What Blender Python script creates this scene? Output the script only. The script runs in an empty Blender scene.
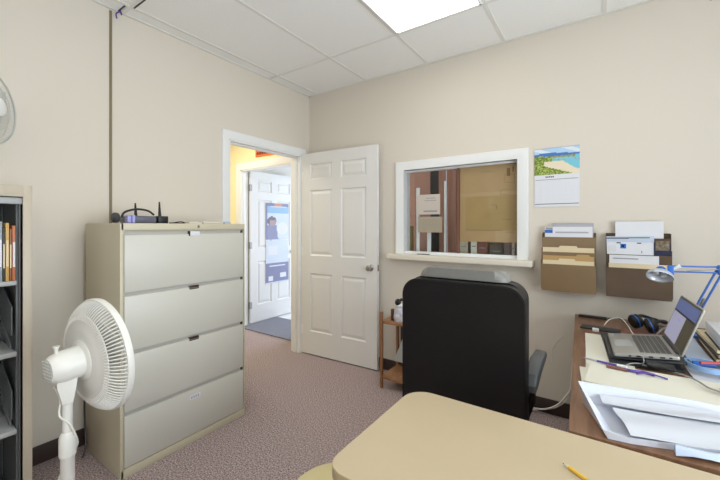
import bpy, bmesh, math, random
from mathutils import Vector, Matrix, Euler
random.seed(7)
PI = math.pi
C = bpy.context.scene.collection

# ------------------------------------------------------------------ camera, world, light, exposure
scn = bpy.context.scene
cam_d = bpy.data.cameras.new('camera')
cam = bpy.data.objects.new('camera', cam_d)
C.objects.link(cam)
cam.location = (0, 0, 1.31)
cam.rotation_euler = (PI / 2, 0, math.atan(240 / 350))
cam_d.sensor_width = 36.0
cam_d.lens = 17.5
cam_d.shift_y = -14 / 720
cam_d.clip_start = 0.02
scn.camera = cam

world = bpy.data.worlds.new('world')
scn.world = world
world.use_nodes = True
wb = world.node_tree.nodes['Background']
wb.inputs['Color'].default_value = (0.72, 0.85, 1.0, 1)
wb.inputs['Strength'].default_value = 1.0


def area(name, loc, rot, sx, sy, power, col):
    d = bpy.data.lights.new(name, 'AREA')
    d.shape = 'RECTANGLE'
    d.size, d.size_y, d.energy, d.color = sx, sy, power, col
    o = bpy.data.objects.new(name, d)
    o.location, o.rotation_euler = loc, rot
    C.objects.link(o)
    return o


# side and waiting room daylight; rear, hall and waiting room fills are added, unseen
area('daylight_side', (1.72, 0.70, 1.35), (0, PI / 2 + .6, 0), 1.5, 2.0, 84, (0.84, 0.92, 1.0))
area('fill_rear', (-0.9, -2.16, 1.3), (PI / 2 + .6, 0, PI), 2.0, 1.3, 75, (0.92, 0.96, 1.0))
area('hall_fill_light', (-3.6, 2.0, 2.55), (0, 0, 0), 0.5, 0.5, 18, (1.0, 0.96, 0.88))
area('waiting_daylight', (-2.3, 5.85, 1.45), (-PI / 2, 0, 0), 2.4, 2.2, 125, (0.70, 0.80, 1.0))
area('waiting_fill_light', (-1.0, 3.9, 2.5), (0, 0, 0), 1.2, 0.6, 22, (0.95, 0.97, 1.0))
scn.view_settings.view_transform = 'Standard'
scn.view_settings.look = 'None'
scn.view_settings.gamma = 1
scn.view_settings.use_curve_mapping = False
scn.view_settings.exposure = 0.12
PANEL_EMIT = 3.4


# ------------------------------------------------------------------ materials
def lin(c):
    r = []
    for v in c:
        v = v / 255.0
        r.append(v / 12.92 if v <= 0.04045 else ((v + 0.055) / 1.055) ** 2.4)
    return tuple(r) + (1.0,)


MATS = {}


def mat(name, rgb, rough=0.5, metal=0.0, spec=0.5, noise=None, bump=None, trans=0.0, alpha=1.0, coat=0.0, sheen=0.0, sub=0.0):
    """rgb in sRGB 0-255; noise=(scale, amount) varies the colour; bump=(scale, strength)"""
    if name in MATS:
        return MATS[name]
    m = bpy.data.materials.new(name)
    m.use_nodes = True
    nt = m.node_tree
    p = nt.nodes['Principled BSDF']
    col = lin(rgb)
    p.inputs['Base Color'].default_value = col
    p.inputs['Roughness'].default_value = rough
    p.inputs['Metallic'].default_value = metal
    p.inputs['Specular IOR Level'].default_value = spec
    p.inputs['Transmission Weight'].default_value = trans
    p.inputs['Alpha'].default_value = alpha
    p.inputs['Coat Weight'].default_value = coat
    p.inputs['Sheen Weight'].default_value = sheen
    if sub:
        p.inputs['Subsurface Weight'].default_value = sub
        p.inputs['Subsurface Radius'].default_value = (0.01, 0.01, 0.01)
    tc = nt.nodes.new('ShaderNodeTexCoord')
    if noise:
        n = nt.nodes.new('ShaderNodeTexNoise')
        n.inputs['Scale'].default_value = noise[0]
        n.inputs['Detail'].default_value = 4
        nt.links.new(tc.outputs['Object'], n.inputs['Vector'])
        r = nt.nodes.new('ShaderNodeMapRange')
        r.inputs['From Min'].default_value = 0.3
        r.inputs['From Max'].default_value = 0.7
        r.inputs['To Min'].default_value = 1 - noise[1]
        r.inputs['To Max'].default_value = 1 + noise[1]
        nt.links.new(n.outputs['Fac'], r.inputs['Value'])
        mx = nt.nodes.new('ShaderNodeVectorMath')
        mx.operation = 'SCALE'
        mx.inputs[0].default_value = col[:3]
        nt.links.new(r.outputs['Result'], mx.inputs['Scale'])
        nt.links.new(mx.outputs['Vector'], p.inputs['Base Color'])
    if bump:
        n = nt.nodes.new('ShaderNodeTexNoise')
        n.inputs['Scale'].default_value = bump[0]
        n.inputs['Detail'].default_value = 3
        nt.links.new(tc.outputs['Object'], n.inputs['Vector'])
        b = nt.nodes.new('ShaderNodeBump')
        b.inputs['Strength'].default_value = bump[1]
        b.inputs['Distance'].default_value = 0.004
        nt.links.new(n.outputs['Fac'], b.inputs['Height'])
        nt.links.new(b.outputs['Normal'], p.inputs['Normal'])
    MATS[name] = m
    return m


def emit(name, rgb, strength):
    m = bpy.data.materials.new(name)
    m.use_nodes = True
    p = m.node_tree.nodes['Principled BSDF']
    p.inputs['Base Color'].default_value = lin(rgb)
    p.inputs['Emission Color'].default_value = lin(rgb)
    p.inputs['Emission Strength'].default_value = strength
    MATS[name] = m
    return m


def glass(name, tint=(250, 252, 252)):
    m = bpy.data.materials.new(name)
    m.use_nodes = True
    nt = m.node_tree
    nt.nodes.remove(nt.nodes['Principled BSDF'])
    out = nt.nodes['Material Output']
    t = nt.nodes.new('ShaderNodeBsdfTransparent')
    t.inputs['Color'].default_value = lin(tint)
    g = nt.nodes.new('ShaderNodeBsdfGlossy')
    g.inputs['Roughness'].default_value = 0.02
    f = nt.nodes.new('ShaderNodeLayerWeight')
    f.inputs['Blend'].default_value = 0.12
    x = nt.nodes.new('ShaderNodeMixShader')
    nt.links.new(f.outputs['Facing'], x.inputs[0])
    nt.links.new(t.outputs[0], x.inputs[1])
    nt.links.new(g.outputs[0], x.inputs[2])
    nt.links.new(x.outputs[0], out.inputs['Surface'])
    MATS[name] = m
    return m


def carpet_mat(name, ca, cb, cc, scale=170):
    m = bpy.data.materials.new(name)
    m.use_nodes = True
    nt = m.node_tree
    p = nt.nodes['Principled BSDF']
    p.inputs['Roughness'].default_value = 0.95
    p.inputs['Specular IOR Level'].default_value = 0.1
    tc = nt.nodes.new('ShaderNodeTexCoord')
    n = nt.nodes.new('ShaderNodeTexNoise')
    n.inputs['Scale'].default_value = scale
    n.inputs['Detail'].default_value = 3
    n.inputs['Roughness'].default_value = 0.7
    nt.links.new(tc.outputs['Object'], n.inputs['Vector'])
    r = nt.nodes.new('ShaderNodeValToRGB')
    r.color_ramp.elements[0].position = 0.34
    r.color_ramp.elements[0].color = lin(ca)
    r.color_ramp.elements[1].position = 0.66
    r.color_ramp.elements[1].color = lin(cc)
    e = r.color_ramp.elements.new(0.5)
    e.color = lin(cb)
    nt.links.new(n.outputs['Fac'], r.inputs['Fac'])
    nt.links.new(r.outputs['Color'], p.inputs['Base Color'])
    b = nt.nodes.new('ShaderNodeBump')
    b.inputs['Strength'].default_value = 0.5
    b.inputs['Distance'].default_value = 0.004
    nt.links.new(n.outputs['Fac'], b.inputs['Height'])
    nt.links.new(b.outputs['Normal'], p.inputs['Normal'])
    MATS[name] = m
    return m


def wood_mat(name, ca, cb, rough=0.45, scale=(1.5, 14, 14)):
    m = bpy.data.materials.new(name)
    m.use_nodes = True
    nt = m.node_tree
    p = nt.nodes['Principled BSDF']
    p.inputs['Roughness'].default_value = rough
    tc = nt.nodes.new('ShaderNodeTexCoord')
    mp = nt.nodes.new('ShaderNodeMapping')
    mp.inputs['Scale'].default_value = scale
    n = nt.nodes.new('ShaderNodeTexNoise')
    n.inputs['Scale'].default_value = 3.0
    n.inputs['Detail'].default_value = 6
    n.inputs['Distortion'].default_value = 0.6
    nt.links.new(tc.outputs['Object'], mp.inputs['Vector'])
    nt.links.new(mp.outputs['Vector'], n.inputs['Vector'])
    r = nt.nodes.new('ShaderNodeValToRGB')
    r.color_ramp.elements[0].position = 0.3
    r.color_ramp.elements[0].color = lin(ca)
    r.color_ramp.elements[1].position = 0.7
    r.color_ramp.elements[1].color = lin(cb)
    nt.links.new(n.outputs['Fac'], r.inputs['Fac'])
    nt.links.new(r.outputs['Color'], p.inputs['Base Color'])
    MATS[name] = m
    return m


M = {}
M['wall'] = mat('wall_paint', (221, 212, 198), 0.75, spec=0.25, bump=(60, 0.06))
M['wall_hall'] = mat('hall_yellow_paint', (250, 236, 188), 0.75, spec=0.25)
M['wall_wait'] = mat('waiting_room_paint', (226, 222, 214), 0.75, spec=0.25)
M['tile'] = mat('ceiling_tile', (248, 247, 244), 0.9, spec=0.1, bump=(220, 0.35), noise=(90, 0.02))
M['tbar'] = mat('ceiling_grid_metal', (232, 230, 224), 0.45)
M['carpet'] = carpet_mat('carpet', (100, 82, 82), (168, 150, 148), (222, 206, 203), 120)
M['mat_grey'] = carpet_mat('entry_mat_fibre', (100, 102, 112), (130, 132, 144), (158, 160, 172), 240)
M['white_trim'] = mat('white_trim_paint', (238, 238, 236), 0.35)
M['white_door'] = mat('white_door_paint', (230, 228, 225), 0.38)
M['sill'] = mat('sill_paint', (226, 218, 202), 0.4)
M['base'] = mat('dark_vinyl_baseboard', (62, 48, 44), 0.5)
M['strip'] = mat('olive_brown_strip', (128, 116, 88), 0.5)
M['cab'] = mat('cabinet_body_paint', (202, 193, 168), 0.42)
M['drawer'] = mat('cabinet_drawer_paint', (206, 203, 192), 0.4)
M['recess'] = mat('cabinet_pull_recess', (186, 182, 174), 0.5)
M['shelf_metal'] = mat('bookcase_beige_metal', (196, 184, 164), 0.45)
M['shelf_in'] = mat('bookcase_grey_metal', (96, 98, 98), 0.45)
M['shelf_top'] = mat('shelf_pale_grey_metal', (178, 180, 178), 0.4)
M['black'] = mat('black_plastic', (22, 22, 24), 0.4)
M['dark'] = mat('dark_grey_plastic', (52, 53, 55), 0.45)
M['leather'] = mat('black_leather', (17, 15, 16), 0.45, spec=0.3, bump=(90, 0.12))
M['leather_sheen'] = mat('black_leather_painted_sheen', (124, 122, 117), 0.42, spec=0.8, bump=(70, 0.25))  # black leather; its ceiling-light sheen is put into the grey colour
M['grey_arm'] = mat('grey_arm_pad', (84, 86, 86), 0.45)
M['fan'] = mat('white_fan_plastic', (232, 230, 222), 0.38)
M['fan_wire'] = mat('white_fan_wire', (226, 224, 216), 0.4)
M['fan_grey'] = mat('grey_fan_wire', (196, 198, 194), 0.4)
M['blade'] = mat('translucent_blade', (226, 228, 222), 0.3, alpha=0.6)
M['laminate'] = mat('cream_laminate', (196, 178, 146), 0.42, noise=(7, 0.015))
M['lam_edge'] = mat('cream_edge_band', (186, 168, 128), 0.45)
M['vinyl'] = mat('yellow_cream_vinyl', (212, 198, 146), 0.45, noise=(14, 0.03))
M['desk_wood'] = wood_mat('brown_desk_laminate', (112, 80, 58), (142, 106, 80), 0.4, (14, 1.5, 14))
M['pine'] = wood_mat('stand_pine', (136, 94, 62), (166, 120, 82), 0.45, (8, 8, 1.5))
M['walnut'] = wood_mat('dark_brown_wood', (72, 46, 34), (92, 60, 44), 0.5, (8, 8, 1.5))
M['pocket'] = mat('brown_smoke_plastic', (136, 112, 82), 0.28, spec=0.5, noise=(6, 0.06))
M['pocket_d'] = mat('dark_brown_smoke_plastic', (96, 78, 62), 0.25, spec=0.5, noise=(6, 0.06))
M['manila'] = mat('manila_card', (226, 208, 170), 0.6)
M['manila_d'] = mat('tan_card', (190, 154, 100), 0.6)
M['paper'] = mat('white_paper', (226, 226, 230), 0.6, spec=0.2)
M['paper_d'] = mat('white_desk_paper', (204, 206, 212), 0.6, spec=0.2)
M['paper_c'] = mat('cream_paper', (226, 222, 206), 0.6, spec=0.2)
M['paper_b'] = mat('pale_blue_paper', (200, 210, 228), 0.6, spec=0.2)
M['paper_g'] = mat('grey_printed_paper', (176, 174, 180), 0.6, spec=0.2)
M['tray'] = mat('white_tray_plastic', (212, 215, 226), 0.3, sub=0.15)
M['blue'] = mat('cobalt_blue_plastic', (44, 104, 190), 0.4)
M['blue_mid'] = mat('lamp_blue_enamel', (74, 120, 200), 0.35)
M['blue_pale'] = mat('pale_blue_tape', (134, 166, 204), 0.4)
M['navy'] = mat('navy_plastic', (26, 34, 66), 0.4)
M['red'] = mat('red_plastic', (176, 56, 52), 0.45)
M['purple'] = mat('purple_plastic', (88, 62, 150), 0.4)
M['lilac'] = mat('lilac_plastic', (158, 156, 214), 0.4)
M['brownp'] = mat('reddish_brown_plastic', (128, 78, 66), 0.4)
M['yellow'] = mat('pencil_yellow', (232, 186, 52), 0.4)
M['chrome'] = mat('brushed_nickel', (190, 188, 184), 0.22, metal=1.0)
M['steel'] = mat('satin_steel', (168, 168, 166), 0.4, metal=0.8)
M['silver'] = mat('laptop_silver', (168, 166, 160), 0.36, metal=0.25)
M['key'] = mat('laptop_keys', (92, 90, 86), 0.5)
M['white_c'] = mat('white_cord', (232, 230, 224), 0.4)
M['grey_c'] = mat('grey_cord', (150, 150, 148), 0.4)
M['pink'] = mat('dusty_pink_fabric', (178, 132, 112), 0.8, noise=(5, 0.06))
M['maroon'] = mat('red_brown_panel', (122, 78, 62), 0.6)
M['kraft'] = mat('kraft_paper', (190, 156, 112), 0.7, noise=(9, 0.05))
M['kraft_o'] = mat('olive_kraft_paper', (182, 150, 98), 0.7, noise=(9, 0.05))
M['kraft_l'] = mat('pale_kraft_paper', (196, 164, 122), 0.7)
M['orange'] = mat('orange_sign_face', (224, 112, 56), 0.5)
M['glass'] = glass('clear_glass')
M['tilefloor'] = mat('white_floor_tile', (226, 228, 230), 0.35)
M['lead'] = mat('graphite', (40, 38, 36), 0.4)
M['ink'] = mat('grey_ink', (150, 150, 156), 0.7)
M['ink_l'] = mat('faint_grey_ink', (218, 218, 222), 0.7)
M['ink_d'] = mat('dark_ink', (70, 70, 76), 0.7)
M['smoke'] = mat('amber_dark_plastic', (60, 44, 34), 0.3)


# ------------------------------------------------------------------ mesh builder
class B:
    def __init__(self):
        self.bm = bmesh.new()
        self.mats = []
        self.cur = 0

    def use(self, m):
        if m not in self.mats:
            self.mats.append(m)
        self.cur = self.mats.index(m)
        return self

    def _tag(self, faces):
        for f in faces:
            f.material_index = self.cur

    def box(self, x0, x1, y0, y1, z0, z1, bev=0.0, seg=2, mtx=None):
        cx, cy, cz = (x0 + x1) / 2, (y0 + y1) / 2, (z0 + z1) / 2
        mm = Matrix.Translation((cx, cy, cz)) @ Matrix.Diagonal((abs(x1 - x0), abs(y1 - y0), abs(z1 - z0), 1))
        r = bmesh.ops.create_cube(self.bm, size=1, matrix=mm)
        vs = r['verts']
        if bev > 0:
            es = list({e for v in vs for e in v.link_edges})
            rr = bmesh.ops.bevel(self.bm, geom=es, offset=bev, segments=seg, profile=0.5, affect='EDGES')
            vs = list({v for f in rr['faces'] for v in f.verts} | {v for v in vs if v.is_valid})
        if mtx is not None:
            for v in vs:
                v.co = mtx @ v.co
        self._tag({f for v in vs for f in v.link_faces})
        return self

    def tube(self, pts, r, n=8, caps=True, smooth=0):
        pts = [Vector(p) for p in pts]
        if smooth:
            out = []
            for i in range(len(pts) - 1):
                p0 = pts[max(i - 1, 0)]; p1 = pts[i]; p2 = pts[i + 1]; p3 = pts[min(i + 2, len(pts) - 1)]
                for k in range(smooth):
                    t = k / smooth
                    out.append(0.5 * ((2 * p1) + (p2 - p0) * t + (2 * p0 - 5 * p1 + 4 * p2 - p3) * t * t + (3 * p1 - p0 - 3 * p2 + p3) * t ** 3))
            out.append(pts[-1])
            pts = out
        rs = r if isinstance(r, (list, tuple)) else [r] * len(pts)
        if len(rs) != len(pts):
            k = (len(rs) - 1) / (len(pts) - 1)
            rs = [rs[int(i * k)] + (rs[min(int(i * k) + 1, len(rs) - 1)] - rs[int(i * k)]) * (i * k - int(i * k)) for i in range(len(pts))]
        rings = []
        nrm = None
        for i, p in enumerate(pts):
            a = pts[max(i - 1, 0)]; b = pts[min(i + 1, len(pts) - 1)]
            d = (b - a).normalized()
            if nrm is None:
                up = Vector((0, 0, 1)) if abs(d.z) < 0.9 else Vector((1, 0, 0))
                nrm = d.cross(up).normalized()
            nrm = (nrm - d * nrm.dot(d)).normalized()
            bn = d.cross(nrm)
            rings.append([self.bm.verts.new(p + (nrm * math.cos(2 * PI * k / n) + bn * math.sin(2 * PI * k / n)) * rs[i]) for k in range(n)])
        fs = []
        for i in range(len(rings) - 1):
            for k in range(n):
                fs.append(self.bm.faces.new((rings[i][k], rings[i][(k + 1) % n], rings[i + 1][(k + 1) % n], rings[i + 1][k])))
        if caps:
            fs.append(self.bm.faces.new(rings[0][::-1])); fs.append(self.bm.faces.new(rings[-1]))
        self._tag(fs)
        return self

    def lathe(self, prof, n=32, mtx=Matrix.Identity(4), close=False):
        """prof: (radius, height) along local Z"""
        rings = []
        for r, z in prof:
            if r < 1e-6:
                rings.append([self.bm.verts.new(mtx @ Vector((0, 0, z)))])
            else:
                rings.append([self.bm.verts.new(mtx @ Vector((r * math.cos(2 * PI * k / n), r * math.sin(2 * PI * k / n), z))) for k in range(n)])
        fs = []
        seq = list(range(len(rings) - 1))
        pairs = [(rings[i], rings[i + 1]) for i in seq]
        if close:
            pairs.append((rings[-1], rings[0]))
        for a, b in pairs:
            for k in range(n):
                k2 = (k + 1) % n
                if len(a) == 1 and len(b) == 1:
                    continue
                if len(a) == 1:
                    fs.append(self.bm.faces.new((a[0], b[k2], b[k])))
                elif len(b) == 1:
                    fs.append(self.bm.faces.new((a[k], a[k2], b[0])))
                else:
                    fs.append(self.bm.faces.new((a[k], a[k2], b[k2], b[k])))
        self._tag(fs)
        return self

    def prism(self, poly, z0, z1, mtx=Matrix.Identity(4), bev=0.0, seg=2):
        n = len(poly)
        lo = [self.bm.verts.new(mtx @ Vector((x, y, z0))) for x, y in poly]
        hi = [self.bm.verts.new(mtx @ Vector((x, y, z1))) for x, y in poly]
        fs = [self.bm.faces.new(lo[::-1]), self.bm.faces.new(hi)]
        for i in range(n):
            j = (i + 1) % n
            fs.append(self.bm.faces.new((lo[i], lo[j], hi[j], hi[i])))
        if bev:
            es = list({e for f in fs[:2] for e in f.edges})
            rr = bmesh.ops.bevel(self.bm, geom=es, offset=bev, segments=seg, profile=0.5, affect='EDGES')
            fs = list({f for v in {v for f in rr['faces'] for v in f.verts} for f in v.link_faces})
        self._tag(fs)
        return self

    def sheet(self, grid, th=0.0004):
        """grid of points (rows x cols), given a small thickness along z"""
        top = [[self.bm.verts.new(Vector(p)) for p in row] for row in grid]
        bot = [[self.bm.verts.new(Vector(p) - Vector((0, 0, th))) for p in row] for row in grid]
        R, K = len(grid), len(grid[0])
        fs = []
        for i in range(R - 1):
            for j in range(K - 1):
                fs.append(self.bm.faces.new((top[i][j], top[i][j + 1], top[i + 1][j + 1], top[i + 1][j])))
                fs.append(self.bm.faces.new((bot[i][j], bot[i + 1][j], bot[i + 1][j + 1], bot[i][j + 1])))
        for i in range(R - 1):
            for j in (0, K - 1):
                fs.append(self.bm.faces.new((top[i][j], top[i + 1][j], bot[i + 1][j], bot[i][j])))
        for j in range(K - 1):
            for i in (0, R - 1):
                fs.append(self.bm.faces.new((top[i][j], bot[i][j], bot[i][j + 1], top[i][j + 1])))
        self._tag(fs)
        return self

    def ell(self, c, rx, ry, rz, n=20, mtx=None):
        mm = Matrix.Translation(c) @ (mtx or Matrix.Identity(4)) @ Matrix.Diagonal((rx, ry, rz, 1))
        r = bmesh.ops.create_uvsphere(self.bm, u_segments=n, v_segments=max(8, n // 2), radius=1, matrix=mm)
        self._tag({f for v in r['verts'] for f in v.link_faces})
        return self

    def build(self, name, m=None, parent=None, smooth=True, ang=35):
        bm = self.bm
        bmesh.ops.recalc_face_normals(bm, faces=bm.faces[:])
        me = bpy.data.meshes.new(name)
        if parent is None:
            lo = Vector((min(v.co.x for v in bm.verts), min(v.co.y for v in bm.verts), min(v.co.z for v in bm.verts)))
            hi = Vector((max(v.co.x for v in bm.verts), max(v.co.y for v in bm.verts), max(v.co.z for v in bm.verts)))
            loc = Vector(((lo.x + hi.x) / 2, (lo.y + hi.y) / 2, lo.z))
            inv = Matrix.Translation(-loc)
        else:
            w = Matrix.Identity(4); q = parent; chain = []
            while q is not None:
                chain.append(q.matrix_basis.copy()); q = q.parent
            for mb in reversed(chain):
                w = w @ mb
            inv = w.inverted()
        bmesh.ops.transform(bm, matrix=inv, verts=bm.verts[:])
        bm.to_mesh(me)
        bm.free()
        if m is not None and not self.mats:
            me.materials.append(m)
        for k in self.mats:
            me.materials.append(k)
        if smooth:
            me.shade_smooth()
            me.set_sharp_from_angle(angle=math.radians(ang))
        o = bpy.data.objects.new(name, me)
        if parent is None:
            o.location = loc
        else:
            o.parent = parent
        C.objects.link(o)
        return o


def thing(name, label, cat, loc=(0, 0, 0), rotz=0.0, group=None):
    o = bpy.data.objects.new(name, None)
    o.empty_display_size = 0.05
    C.objects.link(o)
    o.location = loc
    o.rotation_euler = (0, 0, rotz)
    o['label'] = label; o['category'] = cat
    if group:
        o['group'] = group
    return o


def tag(o, label, cat, group=None, kind=None):
    o['label'] = label; o['category'] = cat
    if group:
        o['group'] = group
    if kind:
        o['kind'] = kind
    return o


def struct(o):
    o['kind'] = 'structure'
    return o


def dup(root, loc=None, rotz=None, label=None, rot=None):
    r = root.copy(); C.objects.link(r)
    if loc is not None:
        r.location = loc
    if rotz is not None:
        r.rotation_euler = (0, 0, rotz)
    if rot is not None:
        r.rotation_euler = rot
    if label:
        r['label'] = label
    for ch in list(root.children):
        c = ch.copy(); C.objects.link(c); c.parent = r
        for g in list(ch.children):
            d = g.copy(); C.objects.link(d); d.parent = c
    return r


def rrect(x0, x1, y0, y1, r, n=8):
    rs = r if isinstance(r, (list, tuple)) else [r] * 4
    out = []
    for (cx, cy, a, q) in ((x1, y1, 0, rs[0]), (x0, y1, 90, rs[1]), (x0, y0, 180, rs[2]), (x1, y0, 270, rs[3])):
        sx = -1 if cx == x1 else 1
        sy = -1 if cy == y1 else 1
        for k in range(n + 1):
            t = math.radians(a + 90 * k / n)
            out.append((cx + sx * q + q * math.cos(t), cy + sy * q + q * math.sin(t)))
    return out


def frame_mtx(origin, xaxis, yaxis):
    x = Vector(xaxis).normalized(); y = Vector(yaxis).normalized(); z = x.cross(y)
    m = Matrix((x, y, z)).transposed().to_4x4()
    m.translation = Vector(origin)
    return m


def on_wall(x, z, y):
    """local x -> +X, local y -> +Z, local z -> -Y (out of the rear wall into the room)"""
    return frame_mtx((x, y, z), (1, 0, 0), (0, 0, 1))


def picture(b, mtx, w, h, nx, ny, func):
    """a printed face: cells of one flat mesh coloured by func(u, v) -> material"""
    vs = [[b.bm.verts.new(mtx @ Vector((w * i / nx, h * j / ny, 0))) for i in range(nx + 1)] for j in range(ny + 1)]
    for j in range(ny):
        for i in range(nx):
            m = func((i + .5) / nx, (j + .5) / ny)
            b.use(m)
            f = b.bm.faces.new((vs[j][i], vs[j][i + 1], vs[j + 1][i + 1], vs[j + 1][i]))
            f.material_index = b.cur


# ------------------------------------------------------------------ room shell
LX, RX, BY, FY, CZ = -2.556, 1.45, 2.77, -1.9, 2.685
WT = 0.12
b = B(); b.box(LX - WT, RX + WT, FY - WT, BY + WT, -0.1, 0.0)
b.box(-5.0, LX - WT, 1.0, 2.9, -0.1, 0.0)
struct(b.build('floor', M['carpet'], smooth=False))
b = B(); b.box(-5.0, 1.6, 2.9, 5.6, -0.1, -0.001)
struct(b.build('floor_waiting_room', M['tilefloor'], smooth=False))
b = B(); b.box(LX - WT, RX + WT, FY - WT, BY + WT, CZ, CZ + 0.1)
struct(b.build('ceiling', M['tile'], smooth=False))
# left wall with doorway
DY0, DY1, DZ = 1.79, 2.64, 2.04
b = B()
b.box(LX - WT, LX, FY, DY0, 0, CZ); b.box(LX - WT, LX, DY1, BY + WT, 0, CZ); b.box(LX - WT, LX, DY0, DY1, DZ, CZ)
struct(b.build('wall_left', M['wall'], smooth=False))
# back wall with pass-through window
WX0, WX1, WZ0, WZ1 = -1.43, -0.50, 1.065, 1.80
b = B()
b.box(LX, WX0, BY, BY + WT, 0, CZ); b.box(WX1, RX + WT, BY, BY + WT, 0, CZ)
b.box(WX0, WX1, BY, BY + WT, 0, WZ0); b.box(WX0, WX1, BY, BY + WT, WZ1, CZ)
struct(b.build('wall_back', M['wall'], smooth=False))
# right wall with a window
RY0, RY1, RZ0, RZ1 = -0.30, 1.70, 0.85, 2.40
b = B()
b.box(RX, RX + WT, FY, RY0, 0, CZ); b.box(RX, RX + WT, RY1, BY, 0, CZ)
b.box(RX, RX + WT, RY0, RY1, 0, RZ0); b.box(RX, RX + WT, RY0, RY1, RZ1, CZ)
struct(b.build('wall_right', M['wall'], smooth=False))
FX0, FX1, FZ0, FZ1 = -1.9, 0.1, 0.95, 2.25
b = B()
b.box(LX - WT, FX0, FY - WT, FY, 0, CZ); b.box(FX1, RX + WT, FY - WT, FY, 0, CZ)
b.box(FX0, FX1, FY - WT, FY, 0, FZ0); b.box(FX0, FX1, FY - WT, FY, FZ1, CZ)
struct(b.build('wall_front', M['wall'], smooth=False))


def plain_window(n, x0, x1, y0, y1, z0, z1, axis):
    r = thing('window_%d' % n, '', '', ((x0 + x1) / 2, (y0 + y1) / 2, z0))
    del r['label']; del r['category']; r['kind'] = 'structure'
    f = B()
    w = 0.05
    if axis == 'x':
        ym = (y0 + y1) / 2
        for a in ((y0, y0 + w), (y1 - w, y1), (ym - w / 2, ym + w / 2)):
            f.box(x0, x1, a[0], a[1], z0, z1)
        f.box(x0, x1, y0, y1, z0, z0 + w); f.box(x0, x1, y0, y1, z1 - w, z1)
        g = B().box((x0 + x1) / 2 - .003, (x0 + x1) / 2 + .003, y0 + w, y1 - w, z0 + w, z1 - w)
    else:
        xm = (x0 + x1) / 2
        for a in ((x0, x0 + w), (x1 - w, x1), (xm - w / 2, xm + w / 2)):
            f.box(a[0], a[1], y0, y1, z0, z1)
        f.box(x0, x1, y0, y1, z0, z0 + w); f.box(x0, x1, y0, y1, z1 - w, z1)
        g = B().box(x0 + w, x1 - w, (y0 + y1) / 2 - .003, (y0 + y1) / 2 + .003, z0 + w, z1 - w)
    fo = f.build('window_frame', M['white_trim'], r, smooth=False)
    go = g.build('window_pane', M['glass'], r, smooth=False)
    for q in (fo, go):
        q['kind'] = 'structure'


plain_window(2, RX + .03, RX + .09, RY0, RY1, RZ0, RZ1, 'x')
plain_window(3, FX0, FX1, FY - .09, FY - .03, FZ0, FZ1, 'y')  # unseen rear window, added to let in fill light

# hall and waiting room beyond
HZ = 2.6
b = B(); b.box(-5.0, LX - WT, 1.0, 2.9, HZ, HZ + .1)
struct(b.build('ceiling_hall', M['wall_wait'], smooth=False))
b = B(); b.box(-5.0, 1.6, 2.9, 5.6, HZ, HZ + .1)
struct(b.build('ceiling_waiting_room', mat('waiting_ceiling_paint', (172, 172, 176), .8), smooth=False))
OX0, OX1 = -3.88, -2.90
b = B()
b.box(-5.0, OX0, 2.9, 3.0, 0, HZ); b.box(OX1, LX - WT, 2.9, 3.0, 0, HZ); b.box(OX0, OX1, 2.9, 3.0, DZ, HZ)
struct(b.build('wall_hall_back', M['wall_hall'], smooth=False))
b = B(); b.box(-5.1, -5.0, 1.0, 5.6, 0, HZ)
struct(b.build('wall_hall_left', M['wall_hall'], smooth=False))
b = B(); b.box(-5.0, LX - WT, 0.9, 1.0, 0, HZ)
struct(b.build('wall_hall_front', M['wall_hall'], smooth=False))
b = B(); b.box(-5.1, -3.5, 5.6, 5.7, 0, HZ); b.box(-1.1, 1.7, 5.6, 5.7, 0, HZ); b.box(-3.5, -1.1, 5.6, 5.7, 0, .35); b.box(-3.5, -1.1, 5.6, 5.7, 2.5, HZ)
struct(b.build('wall_waiting_back', M['wall_wait'], smooth=False))
plain_window(4, -3.5, -1.1, 5.62, 5.68, .35, 2.5, 'y')  # unseen window added to give the waiting room daylight an opening
b = B(); b.box(-4.02, -3.94, 3.0, 5.6, 0, HZ)
struct(b.build('wall_waiting_left', M['wall_wait'], smooth=False))
b = B(); b.box(1.6, 1.7, BY + WT, 5.6, 0, HZ)
struct(b.build('wall_waiting_right', M['wall_wait'], smooth=False))

# ceiling grid: tees of the suspended ceiling, and wall angle
b = B()
gz = CZ - 0.003
XS = [-2.43, -1.82, -1.204, -0.589, 0.022, 0.632, 1.24]
YS = [2.216, 0.996, -0.224, -1.444]
for x in XS:
    b.box(x - .012, x + .012, FY, BY, gz, CZ + .002)
for y in YS:
    b.box(LX, RX, y - .012, y + .012, gz - .0005, CZ + .002)
b.box(LX, LX + .022, FY, BY, gz - .001, CZ + .002); b.box(RX - .022, RX, FY, BY, gz - .001, CZ + .002)
b.box(LX, RX, BY - .022, BY, gz - .001, CZ + .002); b.box(LX, RX, FY, FY + .022, gz - .001, CZ + .002)
struct(b.build('trim_1', M['tbar'], smooth=False))
# dark gap where a tile sits crooked in the corner above the strip
b = B()
b.box(-2.53, -2.44, 0.966, 0.974, gz - .003, gz + .001)
b.box(-2.42, -2.27, 1.010, 1.017, gz - .003, gz + .001)
struct(b.build('trim_2', M['dark'], smooth=False))
# vertical seam strip on the left wall
b = B(); b.box(LX, LX + .008, .927, .941, 0.02, CZ - .012, bev=.002)
struct(b.build('trim_3', M['strip']))

# baseboards
b = B(); b.box(LX, LX + .012, FY, DY0 - .066, 0, .10, bev=.003)
struct(b.build('baseboard_left', M['base']))
b = B(); b.box(LX + .012, RX, BY - .012, BY, 0, .10, bev=.003)
struct(b.build('baseboard_back', M['base']))
b = B(); b.box(RX - .012, RX, FY, BY - .012, 0, .10, bev=.003)
struct(b.build('baseboard_right', M['base']))


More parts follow.
